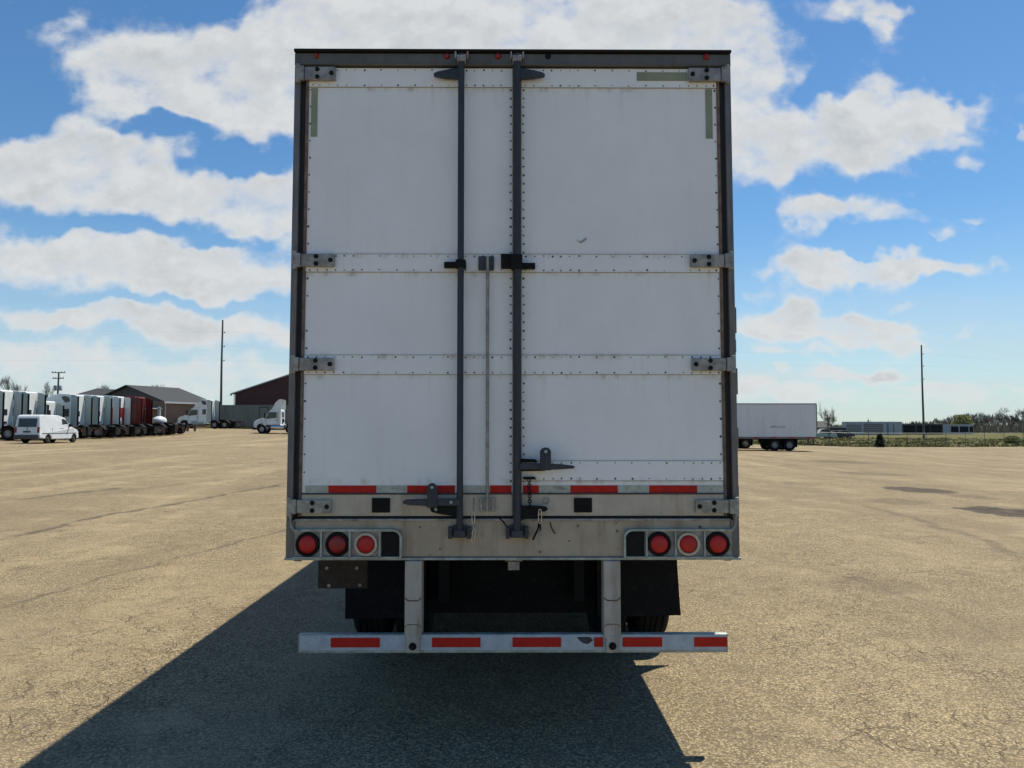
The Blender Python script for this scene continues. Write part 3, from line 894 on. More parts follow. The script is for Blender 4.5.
def chain(name, p0, p1, n, parent, mat, rw=.009, rt=.0028, sag=0.0):
    mb = MB(); p0 = Vector(p0); p1 = Vector(p1)
    for i in range(n):
        t = (i + .5) / n; c = p0.lerp(p1, t); c.z -= sag * 4 * t * (1 - t)
        t2 = min(1, (i + 1.2) / n); t1 = max(0, (i - .2) / n)
        a = p0.lerp(p1, t1); a.z -= sag * 4 * t1 * (1 - t1); b_ = p0.lerp(p1, t2); b_.z -= sag * 4 * t2 * (1 - t2)
        d = (b_ - a); L = d.length / 2; d.normalize()
        side = Vector((0, 1, 0)) if i % 2 else d.cross(Vector((0, 1, 0))).normalized()
        ring = []
        for k in range(12):
            an = 2 * PI * k / 12; ring.append(c + d * math.cos(an) * L * 1.15 + side * math.sin(an) * rw)
        ring.append(ring[0]); mb.tube(ring, rt, 5, cap=False)
    return TB(mb, name, mat, parent)
xc = X(529, 490)
mb = MB(); mb.box(X(523, 478), X(535, 478), YF - .02, YF + .002, Z(479.3), Z(476.7)); TB(mb, 'chain_bracket', M['black'], dR, bevel=.002)
chain('chain', (xc, YF - .020, Z(479)), (xc + .004, YF - .05, Z(507)), 11, dR, M['black'])
# snap links
def snap(name, px, p0, p1, w, parent, mat=M['chrome'], tilt=0.0, y=YF - .062):
    mb = MB(); x = X(px, (p0 + p1) / 2); z0, z1 = Z(p1), Z(p0); zc = (z0 + z1) / 2; h = (z1 - z0) / 2
    ring = []
    for k in range(20):
        a = 2 * PI * k / 20; cx = math.sin(a); cz = math.cos(a)
        ring.append((x + w * (abs(cx) ** .6) * (1 if cx > 0 else -1) + tilt * h * cz, y, zc + h * cz))
    ring.append(ring[0]); mb.tube(ring, .0032, 6, cap=False); return TB(mb, name, mat, parent)
snap('snap_link', 473.8, 511, 523, .008, T); snap('snap_link', 474, 527, 541.5, .008, T, tilt=.1)
mb = MB(); mb.tube([(X(474, 497), YF - .03, Z(497)), (X(474.2, 505), YF - .045, Z(505)), (X(473.8, 511), YF - .062, Z(511))], .004, 6); mb.tube([(X(474, 522), YF - .062, Z(522)), (X(474, 529), YF - .062, Z(529))], .005, 6)
TB(mb, 'link_hook', M['hinge'], T)
snap('snap_link', 539.5, 508, 522, .009, T); snap('snap_link', 539.5, 529, 542, .007, T, M['hinge'])
mb = MB(); mb.tube([(X(539, 520), YF - .06, Z(520)), (X(537.5, 528), YF - .058, Z(528)), (X(532.5, 538.5), YF - .05, Z(538.5))], .0055, 6)
mb.tube([(X(539.5, 521), YF - .06, Z(521)), (X(540, 530), YF - .06, Z(530))], .0045, 6)
TB(mb, 'latch_strap', M['black'], T)
mb = MB(); mb.tube([(X(499, 518), YF - .01, Z(518)), (X(503, 521), YF - .016, Z(521)), (X(509, 530), YF - .02, Z(530))], .004, 6); TB(mb, 'cable', M['black'], T)
mb = MB(); mb.tube([(X(550, 522), YF - .006, Z(522)), (X(551.5, 528), YF - .01, Z(528)), (X(555, 533.5), YF - .008, Z(533.5))], .003, 6); TB(mb, 'cable', M['black'], T)
snap('snap_link', 545.8, 498, 503.5, .016, dR, M['hinge'], y=YF - .004)

# ---- tail light panels
def light_panel(px0, px1, lights, blank, outer):
    y0 = YF - .034
    x0, x1 = X(px0, 543), X(px1, 543); z0, z1 = Z(557), Z(529.5)
    mb = MB()
    mb.box(x0 + .004, x1 - .004, YF - .010, YF - .002, z0, z1)
    pan = TB(mb, 'light_panel', M['hinge'])
    # bent rim, rounded at the inner upper corner
    mb = MB()
    inner = x1 if outer == 'left' else x0; s = -1 if outer == 'left' else 1
    far = x0 if outer == 'left' else x1
    R = .045
    pts = [(inner, y0, z0)] + [(inner + s * (R - R * math.cos(a)), y0, z1 - R + R * math.sin(a)) for a in [k * PI / 12 for k in range(7)]] + [(far, y0, z1)]
    for q in range(len(pts) - 1):
        a, b_ = Vector(pts[q]), Vector(pts[q + 1]); d = (b_ - a).normalized(); n_ = Vector((d.z, 0, -d.x)) * .006
        mb.add([a + n_, b_ + n_, b_ - n_, a - n_, a + n_ + Vector((0, .034, 0)), b_ + n_ + Vector((0, .034, 0)), b_ - n_ + Vector((0, .034, 0)), a - n_ + Vector((0, .034, 0))],
               [(0, 1, 2, 3), (4, 7, 6, 5), (0, 4, 5, 1), (3, 2, 6, 7), (0, 3, 7, 4), (1, 5, 6, 2)])
    TB(mb, 'panel_rim', M['galv'], pan)
    mb = MB()
    for pd in DIV[outer]:
        x = X(pd, 543); mb.box(x - .005, x + .005, y0 + .002, YF - .010, z0, z1 - .004)
    mb.box(min(x0, x1), max(x0, x1), y0 + .002, YF - .010, z0 - .002, z0 + .006)
    TB(mb, 'divider', M['galv'], pan, bevel=.001)
    for (pc, style) in lights:
        c = (X(pc, 543.5), YF - .010, Z(543.7))
        mb = MB()
        if style == 'pale':
            mb.lathe([(.050, -.014), (.054, -.022), (.065, -.018), (.067, 0)], c, 'y', 32, 0)
            ring = M['beige_ring']; lr = .050; lens = M['red_lens']
        else:
            mb.lathe([(.050, -.012), (.056, -.022), (.067, -.018), (.070, 0)], c, 'y', 32, 0)
            ring = M['black']; lr = .053; lens = M['red_lens'] if style == 'bright' else M['red_dim']
        tl = TB(mb, 'tail_light', ring, pan, smooth=True)
        mb = MB(); mb.lathe([(.0, -.026), (lr * .5, -.025), (lr * .85, -.020), (lr, -.010), (lr, -.001), (0, -.001)], c, 'y', 32)
        TB(mb, 'tail_light_lens', lens, pan, smooth=True)
        if style == 'dim': 
            mb = MB(); mb.prism([(c[0] - .02, c[2] - .058), (c[0] + .02, c[2] - .058), (c[0], c[2] - .078)], YF - .024, YF - .011, 'y'); TB(mb, 'light_tab', M['black'], pan)
    mb = MB(); a, b_ = X(blank[0], 543), X(blank[1], 543)
    mb.box(a, b_, YF - .016, YF - .0101, z0 + .008, z1 - .006); TB(mb, 'blank_cover', M['black'], pan, bevel=.003)
    return pan
DIV = {'left': (322.2, 350.8, 380.5), 'right': (645.8, 674.5, 703.5)}
light_panel(294, 401.5, ((308.3, 'bright'), (338, 'dim'), (366.5, 'pale')), (382, 399.5), 'left')
light_panel(624, 732, ((658.5, 'bright'), (687.5, 'pale'), (717, 'bright')), (626, 644), 'right')
for sx, a in ((-1, 291.5), (1, 734.5)):
    mb = MB(); x = X(a, 520)
    mb.tube([(x, YF - .03, Z(500 + 14)), (x, YF - .03, Z(520)), (x - sx * .006, YF - .032, Z(525)), (x - sx * .02, YF - .034, Z(528.8)), (x - sx * .06, YF - .032, Z(529.2))], .0055, 8)
    TB(mb, 'rim_return', M['hinge'])
mb = MB(); mb.box(X(508, 566), X(519.5, 566), YF + .02, YF + .06, Z(571), Z(562.5)); mb.box(X(505, 566), X(522.5, 566), YF + .03, YF + .08, Z(562.4), ZS - .005)
TB(mb, 'licence_lamp', M['hinge'], bevel=.003)

# ---- underride guard
guard_z0, guard_z1 = Z(653), Z(632)
mb = MB()
mb.box(X(298.3, 642), X(728, 642), YF - .0, YF + .045, guard_z0, Z(634.2))
gd = TB(mb, 'underride_guard', M['galv'], bevel=.004)
gd['label'] = 'steel bumper bar with red and white reflective tape'
mb = MB(); mb.box(X(300, 642), X(726, 642), YF - .003, YF - .0005, Z(650), Z(635)); TB(mb, 'white_tape', M['bar_tape'], gd)
for a, b_ in ((331, 380), (432, 480.5), (512.5, 561), (594, 603), (622.5, 662), (694, 727)):
    mb = MB(); mb.box(X(a, 642), X(b_, 642), YF - .0065, YF - .0035, Z(646.8), Z(637.3)); TB(mb, 'red_tape', M['red_tape'], gd)
mb = MB(); mb.prism([(X(a, b_), Z(b_)) for a, b_ in ((577, 637), (590, 637), (593, 640), (588, 644), (583, 643), (579, 640))], YF - .006, YF - .0035, 'y'); TB(mb, 'torn_patch', M['dark_steel'], gd)
for a, b_ in ((405, 422), (603.2, 620.3)):
    mb = MB(); x0, x1 = X(a, 600), X(b_, 600); xm = (x0 + x1) / 2
    mb.box(x0, x1, YF - .02, YF + .09, Z(638), ZS - .006)
    mb.box(x0 + .01, x1 - .01, YF - .024, YF - .008, guard_z0 + .004, Z(638) + .02)
    lg = TB(mb, 'guard_leg', M['leg'], gd, bevel=.008)
    mb = MB()
    for (pz, dip) in ((597, .016), (626, -.014)):
        pts = [(x0 + .002, YF - .0225, Z(pz)), (x0 + .02, YF - .0225, Z(pz) - dip), (x1 - .02, YF - .0225, Z(pz) - dip), (x1 - .002, YF - .0225, Z(pz))]
        mb.tube(pts, .0035 if pz < 600 else .002, 5)
    TB(mb, 'weld_seam', M['rust'], gd)
    mb = MB(); mb.disc((xm, YF - .024, Z(645)), .022, 'y', 12, .006); mb.lathe([(0, -.026), (.013, -.026), (.014, -.006)], (xm, YF - .024, Z(645)), 'y', 6)
    TB(mb, 'guard_bolt', M['black'], gd, bevel=.002)

# ---- mudflaps and brackets
mb = MB(); x0, x1 = at(318, 575, YF + .5)[0], at(367, 575, YF + .5)[0]; z0, z1 = at(340, 588.5, YF + .5)[1], ZS
mb.box(x0, x1, YF + .5, YF + .53, z0, z1 + .04)
mb.box(x0 + .02, x1, YF + .53, YF + .75, z1 - .05, z1 + .04)
for a, b_ in ((327, 568), (329, 585.5), (357, 568), (360, 585)): 
    q = at(a, b_, YF + .5); mb.disc((q[0], YF + .5, q[1]), .012, 'y', 8, .008, mi=1)
TB(mb, 'flap_bracket', [M['brownplate'], M['hinge']], bevel=.004)
YM = 5.99
for sx in (-1, 1):
    mb = MB()
    xo_t = TX - .01 + sx * 1.275; xo_b = TX - .01 + sx * (1.315 if sx > 0 else 1.268); xi = TX + sx * .66
    zb = .335; zt = ZS + .02
    n = 10; vs = []; r = random.Random(3)
    for i in range(n + 1):
        z = zt + (zb - zt) * i / n; k = i / n
        xo = xo_t + (xo_b - xo_t) * k
        for th in (0, .012):
            vs += [(xi, YM + th + .015 * math.sin(k * 3), z), (xo, YM + th + .02 * math.sin(k * 2.6), z + (.012 * sx if i == n else 0))]
    fs = []
    for i in range(n):
        a = i * 4; b_ = a + 4
        fs += [(a, a + 1, b_ + 1, b_), (a + 2, b_ + 2, b_ + 3, a + 3), (a, b_, b_ + 2, a + 2), (a + 1, a + 3, b_ + 3, b_ + 1)]
    fs += [(0, 2, 3, 1), (n * 4, n * 4 + 1, n * 4 + 3, n * 4 + 2)]
    mb.add(vs, fs); mb.box(min(xi, xo_t), max(xi, xo_t), YM - .012, YM - .001, zt - .07, zt - .02)
    TB(mb, 'mudflap', M['rubber'])

# ---- wheels
def wheel(parent, c, axis, side, R=.51, W=.27, dual=True, build=None, rim_mat=None, name='wheel', tread=True, n=40):
    """dual or single wheel: tyre with shoulder and tread grooves, rim, hub. side=+1: outer face towards +axis"""
    bl = build or (lambda mb, nm, mt, par, **k: mb.build(nm, mt, par, **k))
    groups = [0, -side * (W + .07)] if dual else [0]
    mb = MB()
    for g in groups:
        w = W / 2
        prof = [(R * .56, w * .72), (R * .60, w * .95), (R * .78, w * 1.02), (R * .93, w * .96), (R * .985, w * .78)]
        if tread:
            for q in (.55, .18):
                prof += [(R, w * (q + .14)), (R, w * (q + .03)), (R - .014, w * q), (R - .014, w * (q - .05)), (R, w * (q - .08))]
        tail = [(r_, -h) for (r_, h) in reversed(prof)]
        prof = prof + tail
        cc = list(c); ia = 1 if axis == 'y' else 0; cc[ia] += g - side * W / 2
        mb.lathe(prof, cc, axis, n)
    tyre_root = bl(mb, name, M['rubber'], parent, smooth=True)
    mb = MB(); cc = list(c); ia = 1 if axis == 'y' else 0; cc[ia] -= side * W / 2
    s = side
    w = W / 2
    prof = [(R * .56, s * w * .70), (R * .53, s * w * .78), (R * .50, s * w * .55), (R * .46, -s * w * .1), (R * .40, -s * w * .25), (R * .24, -s * w * .1), (R * .22, s * w * .5), (R * .14, s * w * .62), (0, s * w * .64)]
    if not dual: prof = [(R * .56, s * w * .70), (R * .53, s * w * .78), (R * .50, s * w * .6), (R * .46, s * w * .55), (R * .30, s * w * .78), (R * .22, s * w * .85), (R * .2, s * w * 1.1), (R * .12, s * w * 1.15), (0, s * w * 1.16)]
    mb.lathe(prof, cc, axis, max(16, n // 2))
    bl(mb, 'rim', rim_mat or M['chrome'], tyre_root, smooth=True)
    return tyre_root
YA = [6.72, 7.97]
tb = lambda mb, nm, mt, par, **k: mb.build(nm, mt, par, off=OFF, **k)
for ya in YA:
    for sx in (-1, 1):
        wheel(T, (TX + sx * 1.285, ya, .51), 'x', sx, build=tb, rim_mat=M['hinge'])
    mb = MB(); mb.tube([(TX - .95, ya, .51), (TX + .95, ya, .51)], .065, 14); 
    for sx in (-1, 1):
        mb.lathe([(0, -.05), (.20, -.05), (.21, 0), (.21, .12), (0, .12)], (TX + sx * .60 - .03, ya, .51), 'x', 20)
    TB(mb, 'axle', M['black'], smooth=True)
    for sx in (-1, 1):
        mb = MB(); mb.lathe([(0, -.02), (.09, -.02), (.1, .02), (.1, .12), (.08, .16), (0, .17)], (TX + sx * .34, ya - .25, .62), 'y', 16); mb.tube([(TX + sx * .34, ya - .1, .62), (TX + sx * .36, ya, .56)], .02, 6)
        TB(mb, 'brake_chamber', M['black'], smooth=True)
        mb = MB()
        for k in range(4): mb.lathe([(.09, 0), (.125, .03), (.125, .06), (.09, .09)], (TX + sx * .52, ya + .25, .58 + k * .09), 'z', 18)
        TB(mb, 'air_spring', M['rubber'], smooth=True)
for sx in (-1, 1):
    mb = MB(); x = TX + sx * .52
    mb.box(x - .05, x + .05, 5.75, 9.1, ZS - .16, ZS - .035); mb.box(x - .04, x + .04, 6.0, 6.1, .45, ZS - .16); mb.box(x - .04, x + .04, 7.3, 7.42, .45, ZS - .16)
    mb.prism([(6.05, .50), (6.7, .44), (7.36, .50), (8.0, .44), (8.6, .95), (8.4, .95), (7.9, .56), (7.3, .58), (6.7, .56), (6.1, .60)], x - .03, x + .03, 'x')
    TB(mb, 'slider_rail', M['black'], bevel=.005)
mb = MB()
for yy in (5.8, 6.35, 7.1, 7.35, 8.4, 9.0): mb.box(TX - .47, TX + .47, yy, yy + .07, ZS - .15, ZS - .05)
mb.box(TX - .30, TX + .12, 5.86, 5.95, ZS - .24, ZS - .10)
TB(mb, 'cross_member', M['black'], bevel=.004)
mb = MB(); mb.tube([(TX - .35, 6.3, .80), (TX - .33, 6.3, .80), (TX + .4, 6.3, .80), (TX + .42, 6.3, .80)], .13, 18); TB(mb, 'air_tank', M['black'], smooth=True)
mb = MB(); mb.box(TX - .66, TX + .66, 6.16, 6.172, .33, ZS + .02); mb.box(TX - .66, TX + .66, 6.13, 6.158, ZS - .08, ZS - .03)  # added black sheet: blocks the lit ground behind and keeps the underside dark
TB(mb, 'added_dark_sheet', M['rubber'])
for sx in (-1, 1):
    mb = MB(); x = TX + sx * .85; y = YF + 12.3
    mb.box(x - .07, x + .07, y, y + .14, .28, ZS); mb.box(x - .16, x + .16, y - .08, y + .22, 0.0, .03); mb.box(x - .05, x + .05, y + .02, y + .12, .02, .4)
    mb.tube([(x, y + .15, ZS - .1), (x, y + 1.0, ZS - .02)], .03, 8)
    TB(mb, 'landing_leg', M['dark_steel'], bevel=.006)
mb = MB(); mb.box(TX - .8, TX + .8, YF + LEN + .01, YF + LEN + .55, ZT - 1.9, ZT - .35); mb.box(TX - .7, TX + .7, YF + LEN + .551, YF + LEN + .57, ZT - 1.7, ZT - .6)
TB(mb, 'cooling_unit', M['trailer_side'], bevel=.05)

# ================================================================== the yard's other vehicles
def gz(x, y): return terrain(x, y)
def LB(par):
    """build parts in the thing's own coordinates"""
    return lambda mb, nm, mt, parent=None, **k: mb.build(nm, mt, parent or par, **k)

def lwheel(par, x, y, side, R=.5, W=.28, dual=True, rim=None, n=24):
    return wheel(par, (x, y, R), 'y', side, R=R, W=W, dual=dual, rim_mat=rim or M['wheel_rim'], tread=False, n=n)

def profile_shell(mb, poly, y0, y1, taper=0.0, zt=3.0):
    """extrude a side outline across, the upper part drawn in a little"""
    n = len(poly)
    def inset(z): return taper * sstep(1.2, zt, z)
    vs = [(x, y0 + inset(z), z) for x, z in poly] + [(x, y1 - inset(z), z) for x, z in poly]
    fs = [tuple(range(n)), tuple(reversed(range(n, 2 * n)))] + [(i, i + n, (i + 1) % n + n, (i + 1) % n) for i in range(n)]
    mb.add(vs, fs)

def make_tractor(kind, loc, head, label, paint='truck_white', lower=None, group='parked road tractors', chassis_only=False, roof='high', slp=None):
    """origin: ground under the rear wall of the cab; +x is forward. kind: sleeper or day"""
    root = empty('road_tractor', (loc[0], loc[1], gz(loc[0], loc[1])), head)
    tag(root, label, 'truck', group)
    B_ = LB(root); P = M[paint]
    slp = slp or (2.0 if kind == 'sleeper' else .25)
    cabx = slp; hoodx = slp + 1.45; nose = hoodx + (1.45 if kind == 'sleeper' else 1.35)
    back = -3.9
    mb = MB()
    for y in (-.43, .43): mb.box(back, nose - .3, y - .04, y + .04, .72, .98)
    for x in (back, -2.9, -1.2, .3): mb.box(x, x + .08, -.388, .388, .76, .94)
    B_(mb, 'chassis', M['black'], bevel=0)
    mb = MB(); mb.prism([(-.5, .99), (-.5, 1.10), (-1.7, 1.14), (-2.2, 1.10), (-2.3, .99)], -.45, .45, 'y')
    mb.lathe([(0, 0), (.46, 0), (.46, .04), (0, .05)], (-1.6, 0, 1.14), 'z', 18); B_(mb, 'fifth_wheel', M['black'])
    # wheels
    for x in (-1.05, -2.38):
        for s in (-1, 1): lwheel(root, x, s * 1.25, s)
        mb = MB(); mb.tube([(x, -1.0, .5), (x, 1.0, .5)], .08, 10); B_(mb, 'axle', M['black'])
    fx_ = nose - .98
    for s in (-1, 1): lwheel(root, fx_, s * 1.22, s, dual=False)
    mb = MB(); mb.tube([(fx_, -1.0, .5), (fx_, 1.0, .5)], .06, 8); B_(mb, 'axle', M['black'])
    # rear fenders
    for s in (-1, 1):
        for x in (-1.05, -2.38):
            mb = MB(); o = []; i_ = []
            for k in range(9):
                a = rad(20 + 140 * k / 8); o.append((x + .64 * math.cos(a), .5 + .62 * math.sin(a))); i_.append((x + .61 * math.cos(a), .5 + .59 * math.sin(a)))
            mb.prism(o + list(reversed(i_)), s * .62, s * 1.26, 'y')
            B_(mb, 'fender', M['black'])
        mb = MB(); mb.box(back - .02, back + .0, s * .62 if s > 0 else -1.22, 1.22 if s > 0 else -.62, .28, .95); B_(mb, 'mudflap', M['rubber'])
        mb = MB(); mb.box(back - .02, back + .02, (.5 if s > 0 else -.62), (.62 if s > 0 else -.5), .62, .74); B_(mb, 'tail_light', M['red_dim'])
        # fuel tank and steps
        mb = MB(); a, b_ = (.35, cabx + .9) if kind == 'sleeper' else (-.35, 1.05)
        mb.tube([(a, s * .93, .72), (b_, s * .93, .72)], .32, 16)
        B_(mb, 'fuel_tank', M['chrome'] if kind == 'day' else M['galv'], smooth=True)
    if chassis_only: return root
    # cab and hood
    H = {'high': 3.85, 'mid': 3.1}[roof]
    cab = [(cabx, 1.0), (hoodx + .02, 1.0), (hoodx + .05, 1.72), (hoodx - .42, 2.58), (hoodx - .75, 2.72), (cabx, 2.76)]
    mb = MB(); profile_shell(mb, cab, -1.16, 1.16, .10, 2.6)
    cb = B_(mb, 'cab', P, bevel=.05)
    hood = [(hoodx, .98), (hoodx, 1.80), (hoodx + .5, 1.72), (nose - .35, 1.55), (nose - .08, 1.38), (nose, 1.1), (nose - .02, .72), (fx_ + .62, .62), (fx_ + .60, .80), (fx_ + .42, 1.06), (fx_, 1.16), (fx_ - .42, 1.06), (fx_ - .58, .8), (fx_ - .6, .62)]
    n = len(hood); mb = MB()
    vs = []
    for s in (-1, 1):
        for (x, z) in hood:
            k = (x - hoodx) / (nose - hoodx); w = 1.14 - .22 * max(0, k) ** 2 - (.22 if z > 1.5 else 0) * .6
            vs.append((x, s * w, z))
    mb.add(vs, [tuple(range(n)), tuple(reversed(range(n, 2 * n)))] + [(i, i + n, (i + 1) % n + n, (i + 1) % n) for i in range(n)])
    hd = B_(mb, 'hood', P, bevel=.04)
    mb = MB(); mb.prism([(nose - .10, .42), (nose + .10, .45), (nose + .12, .74), (nose - .02, .80)], -1.12, 1.12, 'y'); B_(mb, 'bumper', P if kind == 'sleeper' else M['bumper_plastic'], bevel=.04)
    mb = MB(); mb.prism([(nose - .06, .84), (nose + .03, .86), (nose + .02, 1.12), (nose - .08, 1.36), (nose - .16, 1.36)], -.5, .5, 'y'); B_(mb, 'grille', M['black'], bevel=.01)
    for s in (-1, 1):
        mb = MB(); y0, y1 = sorted((s * .62, s * .94)); mb.box(nose - .30, nose - .02, y0, y1, .98, 1.22); B_(mb, 'headlight', M['chrome'], hd, bevel=.05)
        # door window, door seam, handle, mirror
        mb = MB(); y = s * (1.16 - .055); yo = y + s * .045
        win = [(cabx + .22, 1.78), (hoodx - .10, 1.66), (hoodx - .08, 1.80), (hoodx - .45, 2.42), (cabx + .22, 2.42)]
        mb.prism(win, min(y, yo), max(y, yo), 'y'); B_(mb, 'side_window', M['glass'], cb)
        mb = MB(); yq = s * 1.165
        for (a0, a1, b0, b1) in ((cabx + .10, cabx + .12, 1.05, 2.4), (hoodx - .06, hoodx - .04, 1.02, 1.7)): mb.box(a0, a1, min(yq, yq - s * .02), max(yq, yq - s * .02), b0, b1)
        mb.box(cabx + .2, cabx + .34, min(yq, yq + s * .03), max(yq, yq + s * .03), 1.5, 1.54); B_(mb, 'door_handle', M['black'], cb)
        mb = MB(); mb.box(hoodx - .02, hoodx + .08, s * 1.25 if s > 0 else -1.5, 1.5 if s > 0 else -1.25, 1.75, 2.35)
        mb.tube([(hoodx - .12, s * 1.1, 2.3), (hoodx + .02, s * 1.3, 2.3)], .02, 6); mb.tube([(hoodx - .05, s * 1.12, 1.75), (hoodx + .02, s * 1.3, 1.85)], .02, 6)
        B_(mb, 'mirror', M['black'], bevel=.02)
        mb = MB(); y0, y1 = sorted((s * .85, s * 1.15)); mb.box(cabx + .15, hoodx - .05, y0, y1, .40, .46); mb.box(cabx + .15, hoodx - .05, y0, y1, .68, .98)
        B_(mb, 'step', P if kind == 'sleeper' else M['bumper_plastic'], bevel=.02)
    # windscreen
    mb = MB(); x0, z0, x1, z1 = hoodx + .03, 1.80, hoodx - .40, 2.52
    for (ya, yb) in ((-1.02, -.02), (.02, 1.02)):
        mb.add([(x0 + .01, ya, z0), (x0 + .01, yb, z0), (x1 + .03, yb * .93, z1), (x1 + .03, ya * .93, z1)], [(0, 1, 2, 3)])
    B_(mb, 'windscreen', M['glass'], cb)
    if kind == 'sleeper':
        top = H
        sl = [(0, .62), (cabx + .0, .62), (cabx, 2.75), (cabx + .75, 2.73), (cabx + .55, 3.05), (cabx + .05, 3.45), (cabx - .6, top - .12), (.9, top), (.05, top - .06), (0, top - .15)]
        if roof == 'mid': sl = [(0, .62), (cabx, .62), (cabx, 2.75), (cabx + .6, 2.73), (cabx - .2, 3.02), (.8, 3.15), (.05, 3.12), (0, 3.0)]
        mb = MB(); profile_shell(mb, sl, -1.2, 1.2, .07, 3.8)
        if lower is None: s_ = B_(mb, 'sleeper', P, bevel=.06)
        else:
            s_ = B_(mb, 'sleeper', [P, M[lower]], bevel=.06)
            me = s_.data; bm = bmesh.new(); bm.from_mesh(me)
            bmesh.ops.bisect_plane(bm, geom=bm.verts[:] + bm.edges[:] + bm.faces[:], plane_co=(0, 0, 2.72), plane_no=(0, 0, 1))
            for f in bm.faces:
                if f.calc_center_median().z < 2.72: f.material_index = 1
            bm.to_mesh(me); bm.free()
            mb = MB(); mb.box(-.012, -.002, -.75, .75, 1.15, 1.75)
            mb.box(.45, 1.25, -1.222, -1.205, 1.15, 1.72); B_(mb, 'pale_panel', M['truck_white'], s_)
        for s in (-1, 1):
            y = s * 1.185; 
            if roof == 'high':
                mb = MB(); y0, y1 = sorted((s * 1.12, s * 1.155)); mb.prism([(.05, 3.25), (.12, 3.12), (.42, 3.05), (.62, 3.28), (.78, 3.55), (.5, 3.62), (.18, 3.52)], s * 1.10, s * 1.178, 'y'); B_(mb, 'fairing_window', M['glass'], s_)
            mb = MB(); mb.prism([(.10, 1.85), (.56, 1.85), (.56, 2.50), (.10, 2.50)], s * 1.12, s * 1.2035, 'y'); B_(mb, 'bunk_window', M['glass'], s_, bevel=.01)
            mb = MB(); mb.box(.4, 1.2, min(y, s * 1.215), max(y, s * 1.215), .72, 1.05); B_(mb, 'locker_door', P if lower is None else M[lower], s_, bevel=.01)
            # side extenders behind the cab
            mb = MB(); y0, y1 = sorted((s * 1.15, s * 1.19)); mb.prism([(-.03, .75), (-.60, .80), (-.60, (top if roof == 'high' else 3.05) - .25), (-.35, (top if roof == 'high' else 3.05) - .12), (-.03, (top if roof == 'high' else 3.05) - .1)], y0, y1, 'y')
            for zz in (1.3, 2.0, 2.7): mb.box(-.58, -.03, (y0 - .02) if s > 0 else y1, y0 if s > 0 else y1 + .02, zz, zz + .07)
            ex = B_(mb, 'side_extender', M['truck_grey'] if lower is None and paint != 'truck_maroon' else P, bevel=0)
            mb = MB(); mb.box(-.72, -.605, y0 - .01, y1 + .01, .80, (top if roof == 'high' else 3.05) - .27); B_(mb, 'extender_lip', M['rubber'], ex)
        # things on the rear wall
        mb = MB(); mb.box(-.02, -.004, -.42, .30, 1.9, 2.35); B_(mb, 'rear_window', M['glass'], s_, bevel=.01) if paint != 'truck_maroon' else B_(mb, 'rear_window', M['black'], s_)
        mb = MB(); mb.box(-.15, -.004, -.2, .15, 1.25, 1.42); mb.tube([(-.1, -.1, 1.3), (-.35, -.05, 1.1), (-.5, 0, 1.15)], .03, 6); mb.tube([(-.1, .1, 1.3), (-.4, .12, 1.02), (-.6, .1, 1.15)], .03, 6); B_(mb, 'air_lines', M['black'])
        mb = MB(); mb.tube([(-.22, .85, .9), (-.22, .85, 2.6)], .07, 10); B_(mb, 'exhaust_stack', M['chrome'], smooth=True)
    else:
        bk = [(0, 1.0), (cabx, 1.0), (cabx, 2.76), (.05, 2.72), (0, 2.6)]
        mb = MB(); profile_shell(mb, bk, -1.16, 1.16, .10, 2.6); B_(mb, 'cab_back', P, cb, bevel=.04)
        mb = MB()
        for y in (-.55, .12): mb.box(-.02, -.004, y, y + .45, 1.85, 2.45)
        B_(mb, 'rear_window', M['glass'], cb)
        # roof deflector, hollow seen from behind
        mb = MB()
        for s in (-1, 1):
            y0, y1 = sorted((s * 1.0, s * 1.06)); mb.prism([(hoodx - .55, 2.66), (hoodx - .75, 2.85), (cabx + .35, 3.55), (cabx + .0, 3.86), (.05, 3.9), (-.1, 3.75), (-.05, 2.70)], y0, y1, 'y')
        mb.add([(hoodx - .55, -1, 2.66), (hoodx - .55, 1, 2.66), (hoodx - .75, 1, 2.85), (hoodx - .75, -1, 2.85), (cabx + .35, 1, 3.55), (cabx + .35, -1, 3.55), (cabx, 1, 3.86), (cabx, -1, 3.86), (.05, 1, 3.9), (.05, -1, 3.9)],
               [(0, 1, 2, 3), (3, 2, 4, 5), (5, 4, 6, 7), (7, 6, 8, 9)])
        mb.box(.3, .34, -.98, .98, 2.72, 3.55)
        B_(mb, 'roof_fairing', P)
        mb = MB(); mb.tube([(-.1, .2, 1.6), (-.3, .1, 1.3), (-.45, -.05, 1.5), (-.4, -.2, 1.2)], .025, 6); mb.box(-.1, -.003, -.3, .35, 1.25, 1.7); B_(mb, 'air_lines', M['black'])
        mb = MB(); mb.box(-.75, -.25, -1.1, 1.1, .68, .98); B_(mb, 'toolbox', M['galv'], bevel=.02)
    return root

def atg(px, Y):
    """x of a bearing at distance Y"""
    return at(px, 425, Y)[0]
RP = PI  # the row faces left
def row(px, Y, label, **k):
    x = atg(px, Y) - .68
    return make_tractor(k.pop('kind', 'sleeper'), (x, Y + 1.2), RP + k.pop('turn', rad(2)), label, group='tractors parked side by side in the row', **k)
row(2, 57.2, 'white sleeper tractor cut by the left edge of the photo, nearest in the row')
row(27, 60.3, 'tall white sleeper tractor standing directly behind the white van')
row(47, 63.3, 'lower roofed white sleeper tractor between the two tall white ones by the van', roof='mid')
row(77, 66.4, 'white sleeper tractor parked just right of the van, its grey side showing')
row(98, 69.5, 'white sleeper tractor next to the red and white one in the row')
row(119, 72.5, 'tractor with white upper cab and red lower cab in the row', lower='truck_red')
row(141, 75.6, 'dark red sleeper tractor, all of its cab one colour', paint='truck_maroon')
x = atg(149, 79.0)
